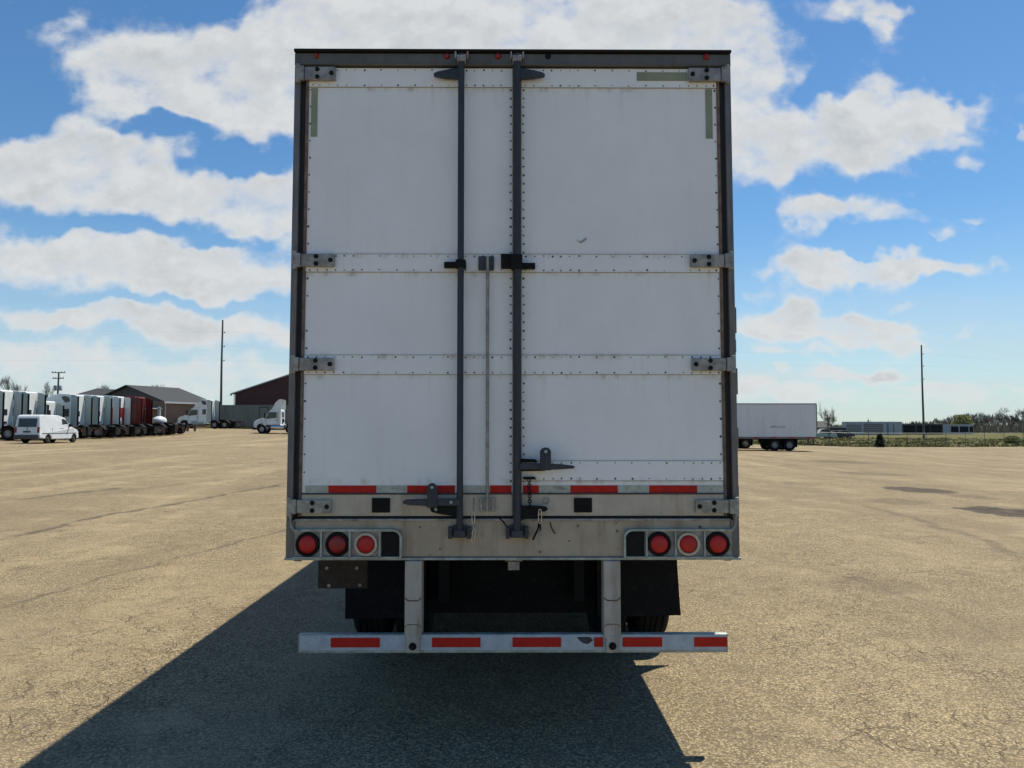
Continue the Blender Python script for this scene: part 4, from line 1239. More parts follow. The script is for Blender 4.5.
make_tractor('sleeper', (x, 80.0), RP, 'bare black tractor chassis with tandem wheels and no cab, last in the row', group='tractors parked side by side in the row', chassis_only=True)
# white rounded tank on it
x = atg(158, 79.6); z0 = gz(x, 79.6)
tk = empty('tank', (x, 79.8, z0 + 1.0)); tag(tk, 'white rounded tank with an upright pipe, on the bare chassis beside the red tractor', 'tank')
mb = MB()
prof = [(0.0, 0.0), (.55, 0.0), (.74, .12), (.76, .32), (.62, .55), (.30, .70), (0, .74)]
mb.lathe(prof, (0, 0, .14), 'z', 20); mb.box(-.55, -.4, -.4, .4, 0, .16); mb.box(.4, .55, -.4, .4, 0, .16)
mb.build('tank_shell', M['truck_white'], tk, smooth=True)
mb = MB(); mb.tube([(0, 0, .86), (0, 0, 1.75)], .16, 10); mb.lathe([(0, 0), (.2, 0), (.2, .05), (0, .08)], (0, 0, 1.75), 'z', 10); mb.build('pipe', M['truck_grey'], tk)
# the two tractors by the box trailer and the big shed
make_tractor('sleeper', (atg(212, 100) - .6, 101.0), RP + rad(-3), 'white sleeper tractor with two tandem wheels, in front of the grey green box', group='tractors standing at the back of the yard', roof='high', slp=1.05)
make_tractor('day', (atg(281.5, 88), 88.5), RP + rad(4), 'white day cab tractor with tall roof deflector, just left of the big trailer', group='tractors standing at the back of the yard')

# ---- white van
def van():
    hx = rad(90 - 4)          # heads away, a touch to the right
    Y0 = 52.5; xl = atg(27, Y0)
    root = empty('van', (xl, Y0, gz(xl, Y0)), hx)
    tag(root, 'small white panel van with dark rear windows, parked in front of the tractor row', 'van')
    B_ = LB(root)
    pr = [(0.05, .38), (0, .55), (.02, 1.0), (.10, 1.78), (.18, 1.92), (.5, 1.96), (2.1, 1.93), (2.75, 1.78), (3.35, 1.18), (3.6, 1.08), (4.2, .93), (4.42, .78), (4.5, .5), (4.45, .3),
          (4.12, .28), (4.02, .50), (3.78, .66), (3.54, .50), (3.44, .27), (1.30, .27), (1.2, .50), (.96, .66), (.72, .50), (.62, .30)]
    mb = MB(); n = len(pr); vs = []
    for s in (-1, 1):
        for (x, z) in pr:
            w = .89 - .10 * sstep(1.0, 1.95, z) - .16 * sstep(3.9, 4.6, x)
            vs.append((x, s * w, z))
    mb.add(vs, [tuple(range(n)), tuple(reversed(range(n, 2 * n)))] + [(i, i + n, (i + 1) % n + n, (i + 1) % n) for i in range(n)])
    body = B_(mb, 'body', M['van_white'], bevel=.05)
    for s in (-1, 1):
        y0, y1 = sorted((s * .02, s * .66))
        mb = MB(); mb.add([(.022, y0, 1.12), (.022, y1, 1.12), (.085, y1 * .95, 1.70), (.085, y0, 1.70)], [(0, 1, 2, 3)]); o = B_(mb, 'rear_window', M['glass'], body)
        md = o.modifiers.new('s', 'SOLIDIFY'); md.thickness = .03; md.offset = 0
        mb = MB(); y0, y1 = sorted((s * .73, s * .88)); mb.box(-.02, .10, y0, y1, .72, 1.12); B_(mb, 'tail_light', M['red_dim'], body, bevel=.02)
        ya, yb = sorted((s * .80, s * .868))
        mb = MB(); mb.prism([(2.42, 1.15), (3.30, 1.10), (2.85, 1.58), (2.55, 1.68), (2.42, 1.68)], ya, yb - .0 if s > 0 else yb, 'y'); B_(mb, 'side_window', M['glass'], body)
        mb = MB(); yq = s * .893; a, b_ = sorted((yq, yq - s * .03))
        mb.box(2.36, 2.375, a, b_, .4, 1.05); mb.box(1.35, 1.365, a, b_, .4, 1.05); mb.box(.3, 4.0, a, b_, .64, .70)
        mb.box(2.2, 2.32, a - .005, b_ + .005, .98, 1.02); mb.box(2.45, 2.57, a - .005, b_ + .005, .98, 1.02)
        B_(mb, 'door_trim', M['bumper_plastic'], body)
        mb = MB(); y0, y1 = sorted((s * .88, s * 1.08)); mb.box(3.08, 3.2, y0, y1, 1.12, 1.32); B_(mb, 'mirror', M['black'], body, bevel=.03)
        mb = MB(); y0, y1 = sorted((s * .45, s * .78)); mb.box(4.22, 4.45, y0, y1, .62, .82); B_(mb, 'headlight', M['chrome'], body, bevel=.03)
        for x in (.96, 3.78): wheel(root, (x, s * .86, .32), 'y', s, R=.32, W=.2, dual=False, rim_mat=M['bumper_plastic'], tread=False, n=24)
    mb = MB(); mb.prism([(-.08, .30), (-.10, .58), (.06, .60), (.06, .30)], -.88, .88, 'y'); B_(mb, 'bumper', M['bumper_plastic'], body, bevel=.03)
    mb = MB(); mb.prism([(4.40, .25), (4.56, .3), (4.55, .55), (4.42, .55)], -.74, .74, 'y'); B_(mb, 'bumper', M['bumper_plastic'], body, bevel=.03)
    mb = MB(); mb.add([(2.83, -.74, 1.74), (2.83, .74, 1.74), (3.37, .80, 1.19), (3.37, -.80, 1.19)], [(0, 1, 2, 3)]); o = B_(mb, 'windscreen', M['glass'], body); md = o.modifiers.new('s', 'SOLIDIFY'); md.thickness = .03; md.offset = 0
    mb = MB(); mb.box(-.012, .01, -.26, .26, .74, .86); mb.box(.0, .03, -.006, .006, .6, 1.75); mb.box(-.03, .0, -.05, .02, .95, 1.0); B_(mb, 'door_seam', M['bumper_plastic'], body)
van()

# ---- far box trailer on the right, its side towards us
def side_trailer(px_right, Y, L, label, mat, zlift=0.0, H0=1.08, H1=4.08, ax=(2.35, 3.62), group=None, detail=True, scale=1.0):
    xr_ = atg(px_right, Y); z = gz(xr_ - 4, Y) + zlift
    root = empty('semi_trailer', (xr_, Y, z)); tag(root, label, 'semi trailer', group)
    B_ = LB(root)
    mb = MB(); mb.box(-L, -.06, 0, 2.55, H0 + .12, H1 - .08); box = B_(mb, 'box_body', mat, bevel=.01)
    mb = MB(); mb.box(-L - .005, .0, -.02, 2.57, H1 - .078, H1); B_(mb, 'roof_rail', M['header'], bevel=.01)
    mb = MB(); mb.box(-L - .005, -.0, -.018, .03, H0 - .04, H0 + .118); mb.box(-L - .005, -.0, 2.52, 2.568, H0 - .04, H0 + .118); B_(mb, 'lower_rail', M['alu_post'])
    mb = MB(); mb.box(-.058, .02, -.01, .10, H0 + .12, H1 - .08); mb.box(-.058, .02, 2.45, 2.56, H0 + .12, H1 - .08); mb.box(-.055, .0, .102, 2.448, H0 + .12, H1 - .08); B_(mb, 'rear_frame', M['header'])
    mb = MB(); k = 1.0
    while k < L: mb.box(-k - .03, -k + .03, -.012, -.002, H0 + .13, H1 - .09); k += 1.22
    B_(mb, 'side_seam', mat, box)
    mb = MB(); k = .4
    while k < L - .4:
        mb.box(-k - .45, -k, -.024, -.019, H0 - .0, H0 + .09); k += 1.55
    B_(mb, 'side_marker_tape', M['red_tape'], box)
    for x in ax:
        for s, yy in ((-1, .02), (1, 2.53)): lwheel(root, -x, yy if s > 0 else yy, s, rim=M['hinge'])
        mb = MB(); mb.tube([(-x, .3, .5), (-x, 2.2, .5)], .08, 8); B_(mb, 'axle', M['black'])
    mb = MB(); mb.box(-ax[1] - .9, -ax[0] + .8, .75, .85, .66, H0 - .05); mb.box(-ax[1] - .9, -ax[0] + .8, 1.7, 1.8, .66, H0 - .05); mb.box(-L + .5, -.2, 1.1, 1.4, H0 - .12, H0 + .1); B_(mb, 'frame_rail', M['black'])
    for y in (.05, 2.0): 
        mb = MB(); mb.box(-ax[0] + .62, -ax[0] + .64, y, y + .5, .3, H0); B_(mb, 'mudflap', M['rubber'])
    gd_ = MB(); gd_.box(-.12, .0, .05, 2.5, .48, .60); g_ = B_(gd_, 'underride_guard', M['dark_steel'])
    for y in (.6, 1.85):
        mb = MB(); mb.box(-.1, -.01, y, y + .1, .602, H0 - .04); B_(mb, 'guard_leg', M['dark_steel'], g_)
    for y in (.45, 2.0):
        mb = MB(); mb.box(-L + 3.0, -L + 3.14, y, y + .14, .0, H0 + .1); B_(mb, 'landing_leg', M['black'])
    return root
ft = side_trailer(817, 66, 16.1, 'long white box trailer seen side on, parked right of the big trailer', M['trailer_side'], zlift=0)
# small dark lettering, too small to read, low on its side
mb = MB(); r = random.Random(2); x = -3.95
while x < -2.75:
    w = r.uniform(.07, .11)
    k = r.choice('EHFTL')
    z0, z1 = 1.98, 2.14
    mb.box(x, x + .022, -.0075, -.0025, z0, z1)
    if k in 'EFT': mb.box(x + .0221, x + w, -.0075, -.0025, z1 - .03, z1)
    if k in 'EHF': mb.box(x + .0221, x + w * .9, -.0075, -.0025, 2.045, 2.07)
    if k in 'EL': mb.box(x + .0221, x + w, -.0075, -.0025, z0, z0 + .03)
    if k == 'H': mb.box(x + w * .9 + .0001, x + w * .9 + .022, -.0075, -.0025, z0, z1)
    x += w + .045
mb.build('lettering', M['black'], [c for c in ft.children if c.name.startswith('box_body')][0])
side_trailer(800, 72, 14.6, 'box trailer almost hidden behind the long white one, only wheels showing', M['trailer_side'], ax=(5.1, 6.3))

# ---- shrub at the fence, grey green box, buildings
def corrugated(mb, x0, x1, y, z0, z1, pitch, depth, s=-1):
    n = int((x1 - x0) / pitch) * 4; vs = []
    for i in range(n + 1):
        x = x0 + (x1 - x0) * i / n; d = depth if (i % 4) in (1, 2) else 0
        vs += [(x, y + s * d, z0), (x, y + s * d, z1)]
    mb.add(vs, [(2 * i, 2 * i + 2, 2 * i + 3, 2 * i + 1) for i in range(n)])
M['boxgreen'] = simple('grey_green_steel', (.135, .16, .15), .6, var=.2, scale=1.2, stretch=(1, 1, .3), dirt=(.20, .19, .16), dirt_amt=.4)
Yc = 107.0; xc0, xc1 = atg(214.5, Yc), atg(292, Yc); zc = gz((xc0 + xc1) / 2, Yc)
ct = empty('storage_container', ((xc0 + xc1) / 2, Yc, zc + .35)); tag(ct, 'long grey green corrugated steel container behind the white tractor', 'container')
hw_ = (xc1 - xc0) / 2
mb = MB(); corrugated(mb, -hw_ + .1, hw_ - .1, .03, .15, 2.85, .28, .035, -1); mb.box(-hw_ + .1, hw_ - .1, .06, 2.4, .12, 2.86); B1 = mb.build('wall', M['boxgreen'], ct)
mb = MB(); mb.box(-hw_, hw_, -.02, .10, 2.86, 2.98); mb.box(-hw_, hw_, 2.32, 2.44, 2.86, 2.98); mb.box(-hw_ + .1, hw_ - .1, .101, 2.319, 2.87, 2.93); mb.box(-hw_, hw_, -.02, .1, 0, .15)
for x in (-hw_, hw_ - .12): mb.box(x, x + .12, -.022, .10, .151, 2.859)
mb.build('frame', M['boxgreen'], ct)
dx0 = atg(259.5, Yc) - (xc0 + xc1) / 2; dx1 = atg(267.5, Yc) - (xc0 + xc1) / 2
mb = MB(); mb.box(dx0, dx1, -.05, -.02, .2, 2.6); d_ = mb.build('door', M['boxgreen'], ct)
mb = MB(); mb.box(dx0 - .06, dx0, -.06, -.015, .2, 2.68); mb.box(dx1, dx1 + .06, -.06, -.015, .2, 2.68); mb.box(dx0, dx1, -.06, -.015, 2.601, 2.68); mb.build('door_frame', M['black'], d_)
for x in (-hw_ + .5, 0, hw_ - .9):
    mb = MB(); mb.box(x, x + .4, .2, 2.2, -.35, 0); mb.build('support_block', M['black'], ct)

# maroon shed
M['maroon'] = streaky('maroon_metal', (.075, .022, .024), (.095, .028, .030), (.05, .018, .02), .4, .1, .55, 3)
M['grey_trim'] = simple('pale_trim', (.45, .46, .47), .5, var=.1)
Yb = 122.0; xa = atg(234.5, Yb); slope = .335; W = 34.0
zb = gz(xa, Yb); eave = at(234, 393.5, Yb)[1]
sh = empty('metal_shed', (xa + W / 2, Yb, zb)); tag(sh, 'large dark maroon metal building with a low gable, partly behind the big trailer', 'building')
h0 = eave - zb; h1 = h0 + slope * W / 2; D = 30
mb = MB()
n = int(W / .3)
for i in range(n):
    xA = -W / 2 + W * i / n; xB = xA + W / n
    for (p, q, d) in ((xA, xA + .22, 0), (xA + .22, xB, .03)):
        zp = h0 + slope * (W / 2 - abs(p)); zq = h0 + slope * (W / 2 - abs(q))
        mb.add([(p, -d, -.5), (q, -d, -.5), (q, -d, zq), (p, -d, zp)], [(0, 1, 2, 3)])
mb.prism([(-W / 2, -.5), (W / 2, -.5), (W / 2, h0), (0, h1), (-W / 2, h0)], .02, D, 'y')
mb.build('wall', M['maroon'], sh)
mb = MB()
for s in (-1, 1):
    e = .45; x0, x1 = 0, s * (W / 2 + e); z0, z1 = h1, h1 - slope * (W / 2 + e)
    mb.add([(x0, -.4, z0 + .02), (x1, -.4, z1 + .02), (x1, D, z1 + .02), (x0, D, z0 + .02), (x0, -.4, z0 + .18), (x1, -.4, z1 + .18), (x1, D, z1 + .18), (x0, D, z0 + .18)],
           [(0, 1, 2, 3), (4, 7, 6, 5), (0, 4, 5, 1), (3, 2, 6, 7), (1, 5, 6, 2), (0, 3, 7, 4)])
mb.build('roof', M['far_trailer'], sh)
mb = MB()
for s in (-1, 1):
    a = (0, h1 + .20); b_ = (s * (W / 2 + .5), h1 - slope * (W / 2 + .5) + .20)
    mb.prism([a, b_, (b_[0], b_[1] - .16), (a[0], a[1] - .16)], -.46, -.405, 'y')
mb.build('gable_trim', M['grey_trim'], sh)
mb = MB(); mb.box(-W / 2 - .62, -W / 2 - .46, -.5, -.1, h0 - .35, h0 - .02); mb.tube([(-W / 2 - .1, -.1, h0 - .2), (-W / 2 - .1, -.1, 0)], .06, 6); mb.build('gutter', M['grey_trim'], sh)
mb = MB(); mb.box(3, 8, -.08, -.04, 0, 4.6); mb.build('roller_door', M['far_trailer'], sh)

# brown brick building with dark gable roof
def brick_mat():
    m, nt, b = new_mat('brown_brick')
    oc = obj_coord(nt)
    bt = nt.nodes.new('ShaderNodeTexBrick'); bt.inputs['Scale'].default_value = 1.0
    bt.inputs['Brick Width'].default_value = .30; bt.inputs['Row Height'].default_value = .10; bt.inputs['Mortar Size'].default_value = .010
    bt.inputs['Color1'].default_value = (.14, .09, .06, 1); bt.inputs['Color2'].default_value = (.20, .13, .09, 1); bt.inputs['Mortar'].default_value = (.22, .19, .16, 1)
    sp = nt.nodes.new('ShaderNodeSeparateXYZ'); nt.links.new(oc, sp.inputs[0])
    nt.links.new(comb(nt, S(nt, sp.outputs[0]) + S(nt, sp.outputs[1]), S(nt, sp.outputs[2])), bt.inputs['Vector'])
    c = mixc(nt, noise_n(nt, oc, 1.5, 4).step(.35, .7) * .5, bt.outputs['Color'], (.16, .11, .08))
    nt.links.new(c, b.inputs['Base Color']); b.inputs['Roughness'].default_value = .9
    return m
M['brick'] = brick_mat()
M['shingle'] = simple('dark_shingles', (.026, .030, .036), .8, var=.25, scale=3, stretch=(1, 1, 4), dirt=(.05, .053, .058), dirt_amt=.5)
c0 = Vector((atg(163.5, 100), 100)); ang = math.atan2(.93, .37); L_, W_ = 8.2, 12.4
zb = 1.35; ez = at(163, 401, 100)[1] - zb; rz_ = at(128, 386, 102.2)[1] - zb
bb = empty('brick_building', (c0.x, c0.y, zb), ang); tag(bb, 'brown brick building with dark grey gable roof and white eaves, behind the red tractor', 'building')
# local: +x along the eave (away), +y to the left
mb = MB(); mb.prism([(0, -.6), (W_, -.6), (W_, ez), (W_ / 2, rz_ - .05), (0, ez)], 0, L_, 'x'); wl = mb.build('wall', M['brick'], bb)
mb = MB(); k = (rz_ - ez) / (W_ / 2); e = .55
for s in (0, 1):
    y0 = -e if s == 0 else W_ + e; z0 = ez - k * e
    mb.add([(-.5, y0, z0), (L_ + .5, y0, z0), (L_ + .5, W_ / 2, rz_), (-.5, W_ / 2, rz_), (-.5, y0, z0 + .14), (L_ + .5, y0, z0 + .14), (L_ + .5, W_ / 2, rz_ + .14), (-.5, W_ / 2, rz_ + .14)],
           [(0, 1, 2, 3), (4, 7, 6, 5), (0, 4, 5, 1), (3, 2, 6, 7), (1, 5, 6, 2), (0, 3, 7, 4)])
mb.build('roof', M['shingle'], bb)
mb = MB(); mb.box(-.5, L_ + .5, -e - .06, -e - .005, ez - k * e - .12, ez - k * e + .12); mb.build('eave_trim', M['grey_trim'], bb)
mb = MB(); mb.prism([(.02, ez), (W_ / 2, rz_ - .06), (W_ - .02, ez)], -.06, -.01, 'x'); mb.build('gable_cladding', M['dark_steel'], bb)
mb = MB(); mb.box(-1.9, -.05, .1, 3.0, ez - 1.05, ez - .93); mb.build('awning', M['grey_trim'], bb)
mb = MB(); mb.tube([(.15, -.08, 0), (.15, -.08, ez - .2)], .06, 6); mb.build('downpipe', M['grey_trim'], bb)

# long low building behind the row
Yl = 112.0; xa, xb = atg(62, Yl), atg(118, Yl)
zb = 1.35; zt = at(90, 387.5, Yl)[1] - zb
lb = empty('long_shed', ((xa + xb) / 2, Yl, zb)); tag(lb, 'long low shed with dark sloping roof, seen over the tops of the white tractors', 'building')
w = (xb - xa) / 2
mb = MB(); mb.box(-w + .3, w - .3, 0, 9, -.5, zt - 1.5); mb.build('wall', M['far_trailer'], lb)
mb = MB(); mb.add([(-w, -.4, zt - 1.6), (w, -.4, zt - 1.6), (w - 1.5, 4.5, zt - .15), (-w + 2.5, 4.5, zt + .1), (-w, 9.4, zt - 1.6), (w, 9.4, zt - 1.6)], [(0, 1, 2, 3), (3, 2, 5, 4), (1, 5, 2), (0, 3, 4), (0, 4, 5, 1)]); mb.build('roof', M['shingle'], lb)
mb = MB(); mb.box(-3, 1, -.05, -.01, 0, 3); mb.build('roller_door', M['grey_trim'], lb)

# ---- poles and wires
def pole(px, Y, ytop, label, r0=.17, r1=.11, arms=None, kinds=None):
    x = atg(px, Y); z = gz(x, Y) - .2; zt = at(px, ytop, Y)[1]
    root = empty('utility_pole', (x, Y, z)); tag(root, label, 'utility pole')
    mb = MB(); n = 8; H = zt - z
    mb.tube([(0.02 * math.sin(i), 0, H * i / n) for i in range(n + 1)], r0, 10, r2=r1); mb.build('pole_shaft', M['steelpole'], root, smooth=True)
    return root, x, z, H
PA, xA, zA, HA = pole(220.5, 118, 320, 'tall bare pole without crossarms rising behind the grey green container', .21, .12)
PB, xB, zB, HB = pole(923.5, 155, 345, 'tall slim pole on the right, carrying three wires above the far trailers', .23, .13)
PC, xC, zC, HC = pole(57, 120, 372, 'short utility pole with two crossarms and transformers, above the white tractors', .16, .12)
def insulators(root, H, zs, s=1):
    for z in zs:
        mb = MB(); mb.tube([(0, 0, z), (s * .35, 0, z + .05)], .035, 6); mb.lathe([(0, 0), (.07, 0), (.09, .1), (.05, .22), (0, .24)], (s * .35, 0, z - .02), 'z', 8); mb.build('insulator', M['wire'], root)
relB = [at(923, y, 155)[1] - zB for y in (354.5, 366.5, 379.5)]
insulators(PB, HB, relB, 1)
relA = [at(222, y, 118)[1] - zA for y in (333, 347, 361)]
insulators(PA, HA, relA, 1)
for zz, w in ((HC - .1, 1.05), (HC - 1.0, .85)):
    mb = MB(); mb.box(-w, w, -.12, .0, zz - .06, zz + .06)
    ar = mb.build('crossarm', M['steelpole'], PC)
    for xx in (-w * .9, -w * .45, w * .45, w * .9):
        mb = MB(); mb.lathe([(0, 0), (.05, 0), (.06, .08), (.03, .18), (0, .19)], (xx, -.06, zz + .06), 'z', 8); mb.build('insulator', M['wire'], ar)
for xx in (-.42, .42):
    mb = MB(); mb.lathe([(0, 0), (.22, 0), (.24, .08), (.24, .72), (.18, .8), (0, .82)], (xx, -.1, HC - 2.9), 'z', 14); mb.build('transformer', M['far_trailer'], PC, smooth=True)
def wire(p0, p1, sag, label, rr=.004):
    p0, p1 = Vector(p0), Vector(p1); mb = MB(); pts = []
    for i in range(41):
        t = i / 40; p = p0.lerp(p1, t); p.z -= sag * 4 * t * (1 - t); pts.append(p)
    mb.tube(pts, rr, 4); o = mb.build('wire', M['wire']); tag(o, label, 'wire', 'overhead wires'); return o
for i, (ra, rb) in enumerate(zip(relA, relB)):
    nm = ('top', 'middle', 'lowest')[i]
    wire((xA + .35, 118, zA + ra + .2), (xB + .35, 155, zB + rb + .2), 1.0, f'{nm} of the three wires strung between the two tall poles')
    wire((xB + .35, 155, zB + rb + .2), (xB + 132, 190, zB + rb - .6), 1.4, f'{nm} of the three wires running right from the right hand pole')
    wire((xA - 132, 84, zA + ra + .4), (xA + .35, 118, zA + ra + .2), 1.2, f'{nm} of the three faint wires running left from the bare pole')

# ---- fence
M['fencewire'] = simple('chain_link', (.22, .23, .23), .5, metal=.4, var=.2)
def fence(x0, x1, y, label, step=2.44, H=1.75):
    root = empty('chain_link_fence', (x0, y, gz(x0, y))); tag(root, label, 'fence')
    n = int((x1 - x0) / step); z0 = gz(x0, y)
    for i in range(n + 1):
        x = x0 + i * step; z = gz(x, y) - z0
        mb = MB(); mb.tube([(x - x0, 0, z - .1), (x - x0, 0, z + H)], .045 if i % 4 == 0 else .032, 6); mb.build('post', M['wire'], root)
    mb = MB()
    mb.tube([(i * step, 0, gz(x0 + i * step, y) - z0 + H - .04) for i in range(n + 1)], .022, 5); mb.build('top_rail', M['fencewire'], root)
    mb = MB(); d = .30; k = 0
    for i in range(n):
        xa = x0 + i * step; z = gz(xa, y) - z0
        q = 0.0
        while q < step - .01:
            for (a, b_) in ((0, 1), (1, 0)):
                xs_, xe = i * step + q, i * step + q + .61
                zs, ze = (z + .05, z + H - .06)
                # one diamond lattice strand pair per pitch
                for j in range(3):
                    za = zs + (ze - zs) * j / 3; zc_ = zs + (ze - zs) * (j + 1) / 3
                    p = (xs_, 0, za if a == 0 else zc_); r_ = (xe, 0, zc_ if a == 0 else za)
                    w_ = .004
                    mb.add([(p[0], 0, p[2] - w_), (r_[0], 0, r_[2] - w_), (r_[0], 0, r_[2] + w_), (p[0], 0, p[2] + w_)], [(0, 1, 2, 3)])
            q += .61
    mb.build('wire_mesh', M['fencewire'], root)
fence(26, 100, 96.7, 'chain link fence along the far right edge of the yard')

# ---- far trailers beyond the fence
def slat_trailer(px0, px1, Y, py0, py1, label, base, bays, bay_mat, trims=M['grey_trim']):
    x0, x1 = atg(px0, Y), atg(px1, Y); z1 = at(900, py0, Y)[1]; z0 = at(900, py1, Y)[1]
    zb = terrain((x0 + x1) / 2, Y)
    root = empty('livestock_trailer', ((x0 + x1) / 2, Y, zb)); tag(root, label, 'semi trailer', 'trailers parked far off beyond the fence')
    z1 -= zb; z0 -= zb; w = (x1 - x0) / 2
    mb = MB(); mb.box(-w, w, 0, 2.6, z0, z1); mb.box(-w - .02, w + .02, -.05, 2.65, z1 + .001, z1 + .14); bd = mb.build('box_body', base, root, bevel=.02)
    for (a, b_, t, u) in bays:
        mb = MB(); xa = -w + a * 2 * w; xb_ = -w + b_ * 2 * w; za = z0 + t * (z1 - z0); zb_ = z0 + u * (z1 - z0)
        mb.box(xa, xb_, -.08, -.003, za, zb_)
        o = mb.build('side_opening', bay_mat, bd)
        mb = MB(); k = 1; nn = 5
        for k in range(1, nn): 
            zz = za + (zb_ - za) * k / nn; mb.box(xa, xb_, -.11, -.081, zz - .03, zz + .03)
        mb.build('slat', trims if bay_mat != M['black'] else M['dark_steel'], o)
    zw = z0
    for x in (w - 2.2, w - 3.5, -w + 1.8):
        for s, yy in ((-1, .05), (1, 2.5)): lwheel(root, x, yy, s, n=16)
    mb = MB(); mb.box(-w + .5, w - .5, .9, 1.7, .6, z0 - .001); mb.build('frame_rail', M['black'], root)
    return root
slat_trailer(846, 902, 205, 422.2, 434.8, 'pale grey trailer with darker side panels, tallest of those beyond the fence', M['far_trailer'],
             [(.01, .27, .25, .8), (.32, .66, .12, .86), (.73, .76, .05, .9), (.84, .86, .05, .85)], M['alu_post'])
slat_trailer(902.5, 943, 215, 424.5, 435, 'long dark trailer with open side bays, right of the pale grey one', M['dark_steel'],
             [(.03, .30, .28, .9), (.36, .66, .28, .9), (.70, .96, .28, .9)], M['black'])
slat_trailer(943.5, 973, 220, 425, 435, 'short dark trailer with a pale front end, last in line beyond the fence', M['far_trailer'],
             [(.25, .50, .28, .85), (.55, .84, .28, .85), (.88, .99, .28, .85)], M['black'])
# pale parked cars left of them
def car(px, Y, label, paint, L=4.6, H=1.5, head=0.0):
    x = atg(px, Y); root = empty('parked_car', (x, Y, terrain(x, Y)), head); tag(root, label, 'car', 'vehicles parked far off beyond the fence')
    pr = [(-L / 2, .35), (-L / 2 - .02, .75), (-L / 2 + .25, .95), (-L * .30, 1.0), (-L * .14, H - .04), (0, H), (L * .17, H - .02), (L * .36, .98), (L / 2 - .1, .9), (L / 2, .7), (L / 2, .3)]
    mb = MB(); profile_shell(mb, pr, -.88, .88, .16, H); b_ = mb.build('body', paint, root, bevel=.05)
    mb = MB(); mb.prism([(-L * .26, 1.0), (-L * .13, H - .1), (L * .15, H - .1), (L * .29, 1.0)], -.84, -.72, 'y'); mb.build('side_window', M['glass'], b_); mb = MB(); mb.prism([(-L * .26, 1.0), (-L * .13, H - .1), (L * .15, H - .1), (L * .29, 1.0)], .72, .84, 'y'); mb.build('side_window', M['glass'], b_)
    for xx in (-L * .31, L * .31):
        for s in (-1, 1): wheel(root, (xx, s * .86, .32), 'y', s, R=.32, W=.2, dual=False, tread=False, n=14)
for (px, Y, lb_, p, H) in ((823.5, 150, 'pale car far off beyond the fence, beside the end of the long white trailer', 'truck_grey', 1.9), (834, 152, 'dark grey car far off beyond the fence, second from the long white trailer', 'dark_steel', 1.5),
                           (841.5, 156, 'dark car far off beyond the fence, next to the pale grey trailer', 'bumper_plastic', 1.5)):
    car(px, Y, lb_, M[p], H=H)
# low dark roofed building there
Yq = 190; xa, xb = atg(812, Yq), atg(846, Yq); zb = terrain(xa, Yq)
q = empty('low_building', ((xa + xb) / 2, Yq, zb)); tag(q, 'low far building with a dark sloping roof, beside the end of the long white trailer', 'building')
w = (xb - xa) / 2; h = at(820, 427.5, Yq)[1] - zb
mb = MB(); mb.box(-w, w, 0, 8, -.2, h); mb.build('wall', M['dark_steel'], q)
mb = MB(); mb.prism([(-.4, h), (8.4, h), (4, h + 1.6)], -w - .3, w * .1, 'x'); mb.build('roof', M['shingle'], q)

# ---- shrubs and trees
def leaf_mat(name, a, b_):
    m, nt, b = new_mat(name); g = nt.nodes.new('ShaderNodeNewGeometry').outputs['Position']
    oi = nt.nodes.new('ShaderNodeNewGeometry').outputs['Random Per Island']
    c = mixc(nt, S(nt, oi), a, b_); nt.links.new(c, b.inputs['Base Color']); b.inputs['Roughness'].default_value = .8
    b.inputs['Specular IOR Level'].default_value = .2
    return m
M['ever'] = leaf_mat('evergreen_needles', (.016, .026, .012), (.035, .05, .022))
M['bud'] = leaf_mat('budding_leaves', (.09, .11, .03), (.16, .17, .06))
def leafy(name, px, Y, py_top, wpx, label, mat, n, size, cat='tree', group=None, trunk=True, seed=1, conical=False, ybase=None):
    x = atg(px, Y); zb = terrain(x, Y); H = at(px, py_top, Y)[1] - zb; W = wpx * Y / FPX
    root = empty(name, (x, Y, zb)); tag(root, label, cat, group)
    r = random.Random(seed); mb = MB()
    for i in range(n):
        t = r.random(); z = H * (.02 + .97 * t) if not trunk else H * (.22 + .77 * t)
        if conical: rad_ = W / 2 * (1.05 - .75 * t ** 1.5)
        else: rad_ = W / 2 * math.sqrt(max(.03, 1 - ((t - .45) / .58) ** 2))
        a = r.uniform(0, 2 * PI); rr = rad_ * math.sqrt(r.random()) * (1 + .35 * mnoise.noise(Vector((math.cos(a) * 2, math.sin(a) * 2, t * 4 + seed))))
        c = Vector((rr * math.cos(a), rr * math.sin(a), z))
        u_ = Vector((r.gauss(0, 1), r.gauss(0, 1), r.gauss(0, 1))).normalized(); v_ = u_.orthogonal().normalized(); s_ = size * r.uniform(.5, 1.3)
        mb.add([c - u_ * s_, c + v_ * s_ * .6, c + u_ * s_, c - v_ * s_ * .6], [(0, 1, 2, 3)])
    mb.build('crown', mat, root)
    mb = MB(); mb.tube([(0, 0, -.1), (.03 * H, 0, H * .4), (0, 0, H * .8)], .03 * H, 6, r2=.006 * H)
    for k in range(6):
        a = k * 1.1 + seed; mb.tube([(.02 * H, 0, H * (.25 + .06 * k)), (W * .3 * math.cos(a), W * .3 * math.sin(a), H * (.42 + .07 * k))], .012 * H, 5, r2=.003 * H)
    mb.build('trunk', M['bark'], root)
    return root
leafy('evergreen_shrub', 879.5, 95.2, 433.5, 10, 'small dark evergreen shrub standing alone at the fence', M['ever'], 1500, .11, 'shrub', trunk=False, conical=True)
leafy('budding_tree', 963, 235, 414.5, 20, 'rounded tree just coming into yellow green leaf, behind the last far trailer', M['bud'], 1500, .30, 'tree', seed=3)
leafy('green_bush', 1012, 112, 436, 16, 'yellow green bush behind the fence near the right edge of the photo', M['bud'], 1500, .14, 'shrub', trunk=False, seed=5)

